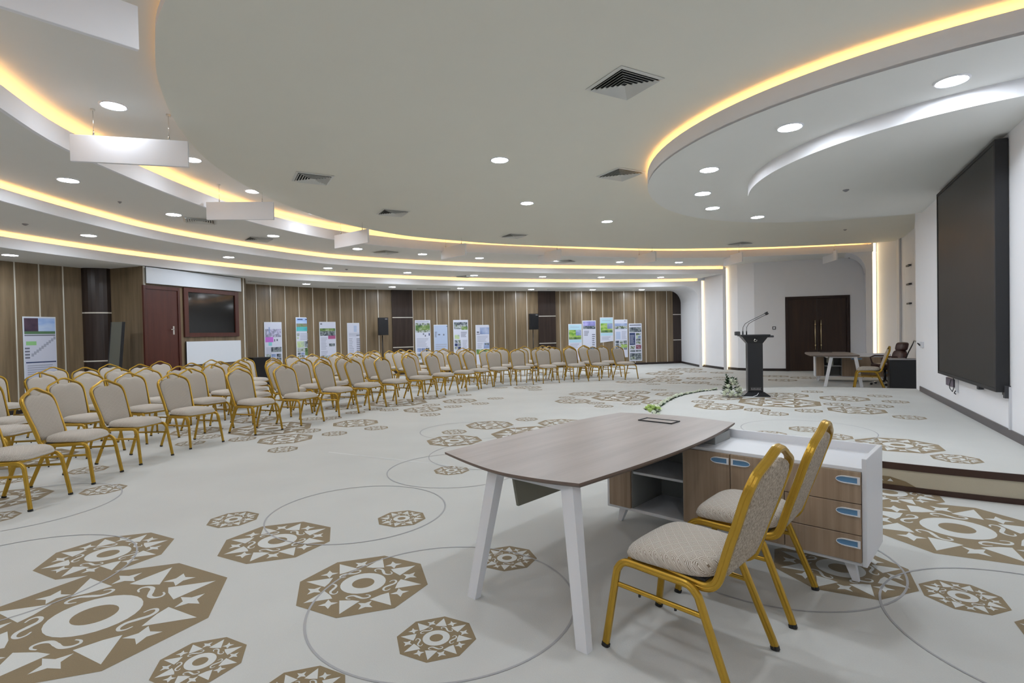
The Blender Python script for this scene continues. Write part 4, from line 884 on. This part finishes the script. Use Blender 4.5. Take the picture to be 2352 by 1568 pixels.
# ================================================================== WALL THINGS AT THE BACK
# booth: door, window, boards
FLR = .0
def Bb(mb, u0, u1, v0, v1, z0_, z1_, mat, r=.003): mb.bbox(u0, u1, v0, v1, z0_, z1_, mat, r, TB)
bd = MB()
Bb(bd, -.06, .0, 0, .05, .0, 2.66, M['doorwood']); Bb(bd, .80, .86, 0, .05, .0, 2.66, M['doorwood']); Bb(bd, .0, .80, 0, .05, 2.58, 2.66, M['doorwood'])
DR = tag(bd.build('door_1'), 'mahogany door in the control booth front', 'door', kind='structure')
b = MB(); Bb(b, .0, .80, .005, .03, 0, 2.58, M['doorwood']); b.build('door_leaf', DR)
b = MB(); Bb(b, .66, .70, .03, .036, 1.56, 1.76, M['chrome'])
b.tube([TB(.68, .036, 1.68), TB(.68, .075, 1.68), TB(.57, .078, 1.68)], .009, M['chrome'], 8); b.build('lever_handle', DR)
wn = MB()
for a in ((.97, 1.09, 1.50, 2.68), (2.54, 2.66, 1.50, 2.68), (1.09, 2.54, 1.50, 1.60), (1.09, 2.54, 2.58, 2.68)): Bb(wn, a[0], a[1], 0, .05, a[2], a[3], M['doorwood'])
WN_ = tag(wn.build('window_1'), 'dark window with mahogany frame in the control booth', 'window', kind='structure')
b = MB(); Bb(b, 1.09, 2.54, .008, .016, 1.60, 2.58, M['glass'], .001); b.build('window_pane', WN_)
b = MB(); Bb(b, 0.0, 2.74, .055, .075, 2.70, 3.06, M['board']); tag(b.build('header_board'), 'long white blank board above the booth door and window', 'board')
b = MB(); Bb(b, .99, 1.0, .02, .05, .83, 1.40, M['blackmat']); Bb(b, 1.0, 2.70, .02, .05, .83, 1.39, M['board']); b.build
wb = b.build('whiteboard'); tag(wb, 'white blank board on the booth front under the window', 'board')
lt = empty('leaning_board', (-8.66, 11.62, 0), 0); tag(lt, 'grey board with dark edges leaning in the corner by the booth', 'board')
a0 = (.8, .28); t_ = (.96, -.28)
def TL(u, v, w): n = (-.28, -.96); x = t_[0]*u+n[0]*(v+.10*(1.85-w)/1.85); y = t_[1]*u+n[1]*(v+.10*(1.85-w)/1.85); return (x+.10*(w-1.85)*.5, y, w)
for u0, u1, nm, mt in ((.02, .32, 'panel', 'greyboard'), (-.01, .02, 'edge', 'blackmat'), (.32, .36, 'edge', 'blackmat')):
    b = MB(); b.box(u0, u1, 0, .04, 0, 1.85, M[mt], TL); b.build(nm, lt)
b = MB(); T = frame_at(*onpoly(586, WF)); b.bbox(-.33, .22, .05, .45, .0, .86, M['black'], .004, T); tag(b.build('equipment_box'), 'black box table against the far wall beside the booth', 'cabinet')
# double door
q, t = (9.02, 17.63), ((10.83-9.02)/1.88, (17.12-17.63)/1.88); TD = frame_at(q, t); ln = math.dist((9.02, 17.63), (10.83, 17.12))
b = MB()
for u0, u1, z0_, z1_ in ((0, .09, 0, 2.44), (ln-.09, ln, 0, 2.44), (.09, ln-.09, 2.36, 2.44)): b.bbox(u0, u1, -.06, .03, z0_, z1_, M['frame'], .004, TD)
D2 = tag(b.build('door_2'), 'dark brown double door with long brass pull handles', 'door', kind='structure')
for u0, u1, hu in ((.09, ln/2-.004, ln/2-.07), (ln/2+.004, ln-.09, ln/2+.10)):
    b = MB(); b.bbox(u0, u1, -.055, -.02, 0, 2.36, M['doordark'], .003, TD); lf = b.build('door_leaf', D2)
    b = MB(); b.tube([TD(hu, .04, .70), TD(hu, .04, 1.66)], .014, M['brass'], 10)
    for z in (.84, 1.52): b.tube([TD(hu, -.02, z), TD(hu, .04, z)], .012, M['brass'], 8); b.tube([TD(hu, .04, z-.03), TD(hu, .04, z+.03)], .022, M['brass'], 10)
    b.build('pull_handle', lf)
b = MB(); q_, t_2 = onpoly(1778, [(8.15, 17.95), (9.02, 17.63)]); T = frame_at(q_, t_2); b.bbox(-.05, .05, 0, .02, 1.38, 1.48, M['charcoal'], .006, T); b.bbox(-.03, .03, .02, .026, 1.40, 1.46, M['white'], .004, T)
tag(b.build('wall_switch'), 'small dark framed switch on the white wall left of the double door', 'switch')
# speakers
def speaker(px, zt, lab):
    q, t = onpoly(px, WF+WG); n = (t[1], -t[0]); p = (q[0]+n[0]*.55, q[1]+n[1]*.55)
    a = math.atan2(t[1], t[0]); s = empty('speaker_stand', (*p, 0), a); tag(s, lab[0], 'stand', 'loudspeaker stands')
    mb = MB(); mb.tube([(0, 0, .25), (0, 0, zt-.612)], .017, M['black'], 10); mb.build('pole', s)
    for k in range(3):
        b_ = 2*PI*k/3+.5; mb = MB(); mb.tube([(0, 0, .62), (.42*math.cos(b_), .42*math.sin(b_), .012)], .011, M['black'], 8); mb.build('leg', s)
        mb = MB(); mb.tube([(0, 0, .27), (.2*math.cos(b_), .2*math.sin(b_), .33)], .008, M['black'], 6); mb.build('brace', s)
    mb = MB(); mb.tube([(0, 0, .58), (0, 0, .68)], .028, M['black'], 10); mb.build('collar', s)
    o = empty('loudspeaker', (p[0], p[1], zt-.62), a); tag(o, lab[1], 'speaker', 'loudspeakers')
    mb = MB(); mb.add([(-.175, -.17, .01), (.175, -.17, .01), (.12, .15, .01), (-.12, .15, .01), (-.175, -.17, .62), (.175, -.17, .62), (.12, .15, .62), (-.12, .15, .62)], [(3, 2, 1, 0), (4, 5, 6, 7), (0, 1, 5, 4), (1, 2, 6, 5), (2, 3, 7, 6), (3, 0, 4, 7)], M['blackmat']); mb.build('cabinet', o)
    mb = MB(); mb.bbox(-.165, .165, -.182, -.17, .025, .605, M['black'], .004); mb.build('grille', o)
    mb = MB(); mb.box(.06, .14, -.186, -.182, .555, .58, M['grey']); mb.build('badge', o)
speaker(870, 2.06, ('black tripod stand carrying the left loudspeaker', 'black loudspeaker on a stand left of the first far pillar'))
speaker(1214, 2.16, ('black tripod stand carrying the right loudspeaker', 'black loudspeaker on a stand left of the second far pillar'))
# ---- banners
PH = dict(
 city=art('print_city', [(.62,.66,.80),(.45,.42,.60),(.20,.22,.30),(.60,.62,.72)], 9, seed=1),
 green=art('print_green_land', [(.03,.07,.05),(.10,.20,.06),(.22,.32,.10),(.55,.62,.52)], 6, seed=2),
 coast=art('print_coast', [(.10,.18,.08),(.22,.30,.14),(.30,.24,.20),(.14,.20,.12)], 10, seed=3),
 sea=art('print_sea', [(.04,.38,.44),(.10,.50,.52),(.16,.56,.60)], 3, seed=4),
 sky=art('print_sky', [(.22,.38,.78),(.40,.55,.85),(.62,.72,.90)], 2, (1, 1, 3), seed=5),
 dark=art('print_dark', [(.03,.03,.05),(.08,.10,.12),(.30,.34,.36),(.06,.08,.07)], 10, seed=6),
 street=art('print_street', [(.04,.06,.05),(.16,.20,.10),(.55,.60,.62),(.12,.12,.16)], 12, seed=7),
 blueg=art('print_blue_grey', [(.14,.18,.34),(.30,.38,.60),(.50,.56,.72)], 3, seed=8),
 map=art('print_map', [(.42,.55,.25),(.55,.66,.40),(.20,.28,.45)], 5, seed=9),
 lime=art('print_field', [(.10,.30,.05),(.28,.48,.08),(.45,.60,.18),(.10,.22,.28)], 4, (1, 1, 2), seed=10),
 mount=art('print_mountain', [(.10,.12,.34),(.24,.24,.55),(.45,.42,.75)], 3, seed=11),
 crowd=art('print_crowd', [(.06,.03,.05),(.30,.10,.14),(.45,.32,.38)], 20, seed=12),
 roof=art('print_roof', [(.05,.03,.06),(.12,.07,.10)], 5, seed=13),
 magenta=pm('print_magenta', (.55, .16, .62), .5), pink=pm('print_pink', (.42, .10, .24), .5), teal=pm('print_teal', (.25, .60, .66), .5), navy=pm('print_navy', (.03, .05, .14), .5), lg=pm('print_light_green', (.30, .60, .25), .5), greenband=pm('print_green_band', (.10, .20, .10), .5))
def text(u0, u1, v0, v1, n, ink='lightink', seed=0):
    r = random.Random(seed); out = []
    for k in range(n):
        v = v0+(v1-v0)*(k+.5)/n; h = (v1-v0)/n*.22; out.append((u0, u0+(u1-u0)*(.6+.4*r.random()), v-h, v+h, M[ink]))
    return out
def banner(poly, px0, ztop, w, h, label, group, cont, paper='paper', tilt=0., q=None, slant=0.):
    """printed board, u from 0 to 1 across, v from 0 to 1 downwards"""
    if q is None: p, t = onpoly(px0, poly)
    else: p, t = q
    T = frame_at((p[0]+t[1]*.0, p[1]-t[0]*.0), t)
    o = empty('printed_banner', (*p, ztop-h)); tag(o, label, 'banner', group)
    def add(nm, u0, u1, v0, v1, y0, y1, mat):
        pass
    mb = MB(); Tl = lambda u, v, z: tuple(a-b for a, b in zip(T(u, v, z), (*p, ztop-h)))
    def bx(u0, u1, va, vb, y0, y1, mat):
        zb = ztop-vb*h; zt_ = ztop-va*h
        vs = [(u0*w, y0, zb), (u1*w, y0, zb), (u0*w, y1, zb), (u1*w, y1, zb), (u0*w, y0, zt_), (u1*w, y0, zt_), (u0*w, y1, zt_), (u1*w, y1, zt_)]
        if slant and vb >= .999: vs = [(x, y, z+slant*(x/w)) if abs(z-zb) < 1e-6 else (x, y, z) for x, y, z in vs]
        mb.add([Tl(*v) for v in vs], [(0, 2, 3, 1), (4, 5, 7, 6), (0, 1, 5, 4), (2, 6, 7, 3), (0, 4, 6, 2), (1, 3, 7, 5)], mat)
    bx(0, 1, 0, 1, .012, .020, M['board']); mb.build('board', o)
    mb = MB(); bx(.03, .97, .012, .985 if not slant else .95, .020, .0208, M[paper])
    for i, (u0, u1, v0, v1, mat) in enumerate(cont): bx(u0, u1, v0, v1, .0208, .0214+.0001*i, mat if not isinstance(mat, str) else PH[mat])
    mb.build('print', o)
w_, h_ = .58, 1.57
G1, G2, G3 = 'printed banners left of the first far pillar', 'printed banners between the far pillars', 'printed banners right of the second far pillar'
grid = lambda u0, u1, v0, v1, nx, ny, mats: [(u0+(u1-u0)*(i+.06)/nx, u0+(u1-u0)*(i+.94)/nx, v0+(v1-v0)*(j+.08)/ny, v0+(v1-v0)*(j+.92)/ny, mats[(i+j*nx) % len(mats)]) for i in range(nx) for j in range(ny)]
banner(WF, 606, 1.93, w_, h_, 'white banner with city skyline and a magenta patch, nearest the booth', G1, [(.05,.95,.14,.30,'city'),(.25,.32,.10,.22,PH['blueg']),(.05,.5,.30,.40,'magenta'),(.22,.42,.40,.47,'teal')]+[(.54,.60,.34,.39,M['ink']),(.68,.76,.34,.38,M['ink'])]+text(.08,.45,.50,.66,6)+[(.36,.95,.50,.60,'dark')]+grid(.05,.95,.63,.94,3,4,['street','blueg','dark']), 'paper')
banner(WF, 679, 2.09, w_, h_, 'tall banner with turquoise bay and green coast photograph', G1, [(.03,.97,.02,.13,'sky'),(.10,.42,.035,.055,PH['navy']),(.58,.80,.035,.055,PH['navy']),(.03,.97,.13,.22,'coast'),(.03,.97,.20,.29,'sea'),(.05,.2,.33,.39,'street'),(.05,.16,.41,.45,'map'),(.05,.5,.50,.63,'map'),(.52,.72,.50,.62,'dark'),(.05,.5,.64,.72,'street'),(.52,.95,.64,.80,'green')]+grid(.05,.5,.73,.95,2,4,['dark','blueg','street'])+text(.25,.9,.33,.48,5), 'skypaper' if False else 'paper')
banner(WF, 733, 1.94, w_, h_, 'white banner with hillside photograph and a dark pink block', G1, [(.03,.97,.14,.30,'green'),(.03,.97,.20,.30,'dark'),(.52,.97,.30,.37,'pink'),(.06,.17,.03,.06,M['ink'])]+text(.08,.48,.33,.60,9)+[(.56,.92,.47,.53,'dark')]+text(.08,.5,.62,.74,4)+grid(.06,.94,.72,.95,4,3,['dark','street','blueg']))
banner(WF, 797, 1.90, w_, h_, 'white banner of line drawings and text, left of the loudspeaker', G1, [(.40,.58,.06,.20,M['bluepaper'])]+text(.1,.9,.22,.30,4)+[(.55,.95,.265,.285,M['ink'])]+text(.1,.4,.33,.85,14,seed=4)+text(.55,.92,.34,.85,12,'ink',5))
banner(WG, 953, 1.98, w_, h_, 'white banner with dark village photograph, first after the left far pillar', G2, [(.06,.9,.03,.05,M['lightink']),(.03,.97,.07,.29,'street'),(.03,.97,.12,.24,'green')]+[(.50,.58,.31,.35,M['ink']),(.62,.70,.35,.39,M['ink']),(.88,.95,.31,.37,M['navy'] if 'navy' in M else PH['navy'])]+text(.1,.9,.42,.64,7)+grid(.1,.92,.65,.76,3,1,['blueg','blueg','dark'])+grid(.1,.92,.78,.93,3,2,['dark','street']))
banner(WG, 996, 1.80, w_, h_, 'plain pale blue banner between two picture banners', G2, [(.85,.92,.03,.05,M['ink'])]+text(.06,.22,.16,.30,5,'ink')+[(.28,.42,.22,.25,M['ink']),(.62,.70,.22,.26,M['ink'])]+text(.1,.9,.45,.9,10), 'bluepaper')
banner(WG, 1041, 1.97, w_, h_, 'white banner with grey village plan and green fields at top', G2, [(.05,.95,.05,.22,'dark'),(.10,.85,.12,.20,'street'),(.55,.97,.16,.24,'green')]+text(.5,.95,.28,.42,5,'ink')+[(.08,.40,.36,.46,'map')]+grid(.06,.5,.48,.72,2,3,['dark','street','navy'])+text(.6,.95,.48,.9,12))
banner(WG, 1092, 1.77, w_, h_, 'white banner with two grey blue pictures, right of the village plan', G2, [(.30,.95,.06,.23,'blueg'),(.08,.24,.16,.20,M['ink']),(.06,.28,.22,.235,M['ink'])]+text(.1,.9,.26,.42,5)+[(.55,.95,.44,.58,'blueg'),(.62,.90,.45,.49,'dark')]+text(.1,.5,.44,.58,6)+[(.03,.97,.60,.72,'green')])
for px, zt, hh, lb, sl in ((1305, 1.75, h_, 'banner with lime green field picture, lowest and leftmost of the right group', 0), (1378, 2.00, 1.04, 'short raised banner with lime green field picture and slanting bottom edge', .06)):
    k = h_/hh
    banner(WH, px, zt, w_, hh, lb, G3, [(.04,.96,.02*k,.155*k,M['skypaper']),(.15,.8,.075*k,.085*k,M['lightink']),(.04,.96,.155*k,.40*k,'lime'),(.55,.96,.16*k,.30*k,'blueg'),(.04,.96,.34*k,.40*k,'green'),(.04,.96,.41*k,.48*k,M['skypaper'])]+text(.12,.85,.50*k,min(.9,.62*k),5), 'paper', slant=sl)
banner(WH, 1338, 1.88, w_, h_, 'banner with violet mountain photograph and white lower text area', G3, [(.04,.96,.02,.22,'mount'),(.04,.96,.14,.22,'dark')]+text(.1,.5,.26,.40,4,'ink')+text(.70,.95,.34,.66,6,'ink')+grid(.04,.96,.68,.95,2,3,['street','dark','green']))
banner(WH, 1411, 1.90, w_, h_, 'white banner with pale landscape strip and yellow green patch low down', G3, [(.03,.97,.10,.25,'blueg'),(.03,.97,.17,.24,'street'),(.75,.92,.03,.045,M['ink'])]+text(.55,.95,.30,.52,7)+[(.10,.45,.32,.52,M['bluepaper'])]+grid(.04,.96,.55,.80,3,3,['dark','street','dark'])+[(.5,.96,.66,.74,'lime')])
banner(WH, 1444, 1.73, w_, h_, 'dark picture banner, rightmost on the far wall', G3, [(.05,.95,.03,.06,M['ink']),(.04,.96,.10,.23,'dark'),(.04,.48,.25,.57,PH['navy'])]+text(.08,.44,.30,.54,7,'lightink')+grid(.52,.94,.25,.55,1,4,['street','map','dark','street'])+[(.52,.94,.57,.68,'crowd'),(.08,.44,.59,.68,'street')]+grid(.06,.94,.70,.76,2,1,['dark','dark'])+[(.06,.94,.79,.97,'dark'),(.10,.5,.88,.96,'street')])
qa, qb = (-9.97, 11.02), (-9.71, 11.60); tt = ((qb[0]-qa[0])/math.dist(qa, qb), (qb[1]-qa[1])/math.dist(qa, qb))
qn, tn = onpoly(51, WL)
banner(None, 0, 1.98, .60, 1.60, 'banner with blue roof photograph and diagonal line on the left wall', 'printed banners on the left wall', [(.04,.96,.02,.20,'sky'),(.04,.45,.02,.19,'roof'),(.04,.96,.19,.225,'greenband'),(.04,.96,.235,.25,M['ink']),(.08,.38,.32,.37,'lg')]+[(.04,.18,.40+.04*k,.42+.04*k,M['ink']) for k in range(4)]+[(.90-.075*k,.97-.075*k,.26+.024*k,.30+.024*k,M['lightink']) for k in range(10)]+[(.06,.96,.585,.60,M['navy'] if 'navy' in M else PH['navy'])]+text(.1,.9,.62,.76,5)+[(.04,.6,.80,.88,'dark')], q=(qn, tn))
qn, tn = onpoly(-88, WL)
banner(None, 0, 2.06, .68, 1.70, 'pale blue banner cut off at the left edge of the picture', 'printed banners on the left wall', [(.5,.96,.05,.5,'skypaper' and M['skypaper']),(.4,.96,.75,.95,'blueg')], q=(qn, tn))
# ================================================================== CAMERA, RENDER LOOK
cam = bpy.data.cameras.new('camera'); co = bpy.data.objects.new('camera', cam); col.objects.link(co)
cam.sensor_width = 36; cam.lens = 36*F/W; cam.clip_start = .05; cam.clip_end = 200
co.location = (0, 0, EYE)
c, s = math.cos(PITCH), math.sin(PITCH)
fwd = Vector((0, c, -s)); up0 = Vector((0, s, c)); right = Vector((1, 0, 0))
# image roll: u' = cr*u - sr*v
cr, sr = math.cos(ROLL), math.sin(ROLL)
R_ = right*cr+up0*sr; U_ = up0*cr-right*sr
co.matrix_world = Matrix(((R_.x, U_.x, -fwd.x, 0), (R_.y, U_.y, -fwd.y, 0), (R_.z, U_.z, -fwd.z, EYE), (0, 0, 0, 1)))
sc = bpy.context.scene; sc.camera = co
w = bpy.data.worlds.new('world'); w.use_nodes = True; w.node_tree.nodes['Background'].inputs[0].default_value = (.5, .55, .6, 1); w.node_tree.nodes['Background'].inputs[1].default_value = .05
sc.world = w
vs_ = sc.view_settings; vs_.view_transform = 'Standard'; vs_.look = 'None'; vs_.gamma = 1; vs_.use_curve_mapping = False; vs_.exposure = EXPO
sc.cycles.max_bounces = 6; sc.cycles.diffuse_bounces = 4; sc.cycles.glossy_bounces = 3; sc.cycles.use_denoising = True
sc.cycles.sample_clamp_indirect = 4; sc.cycles.use_light_tree = True
sc.cycles.use_adaptive_sampling = True; sc.cycles.adaptive_threshold = .025; sc.cycles.adaptive_min_samples = 16
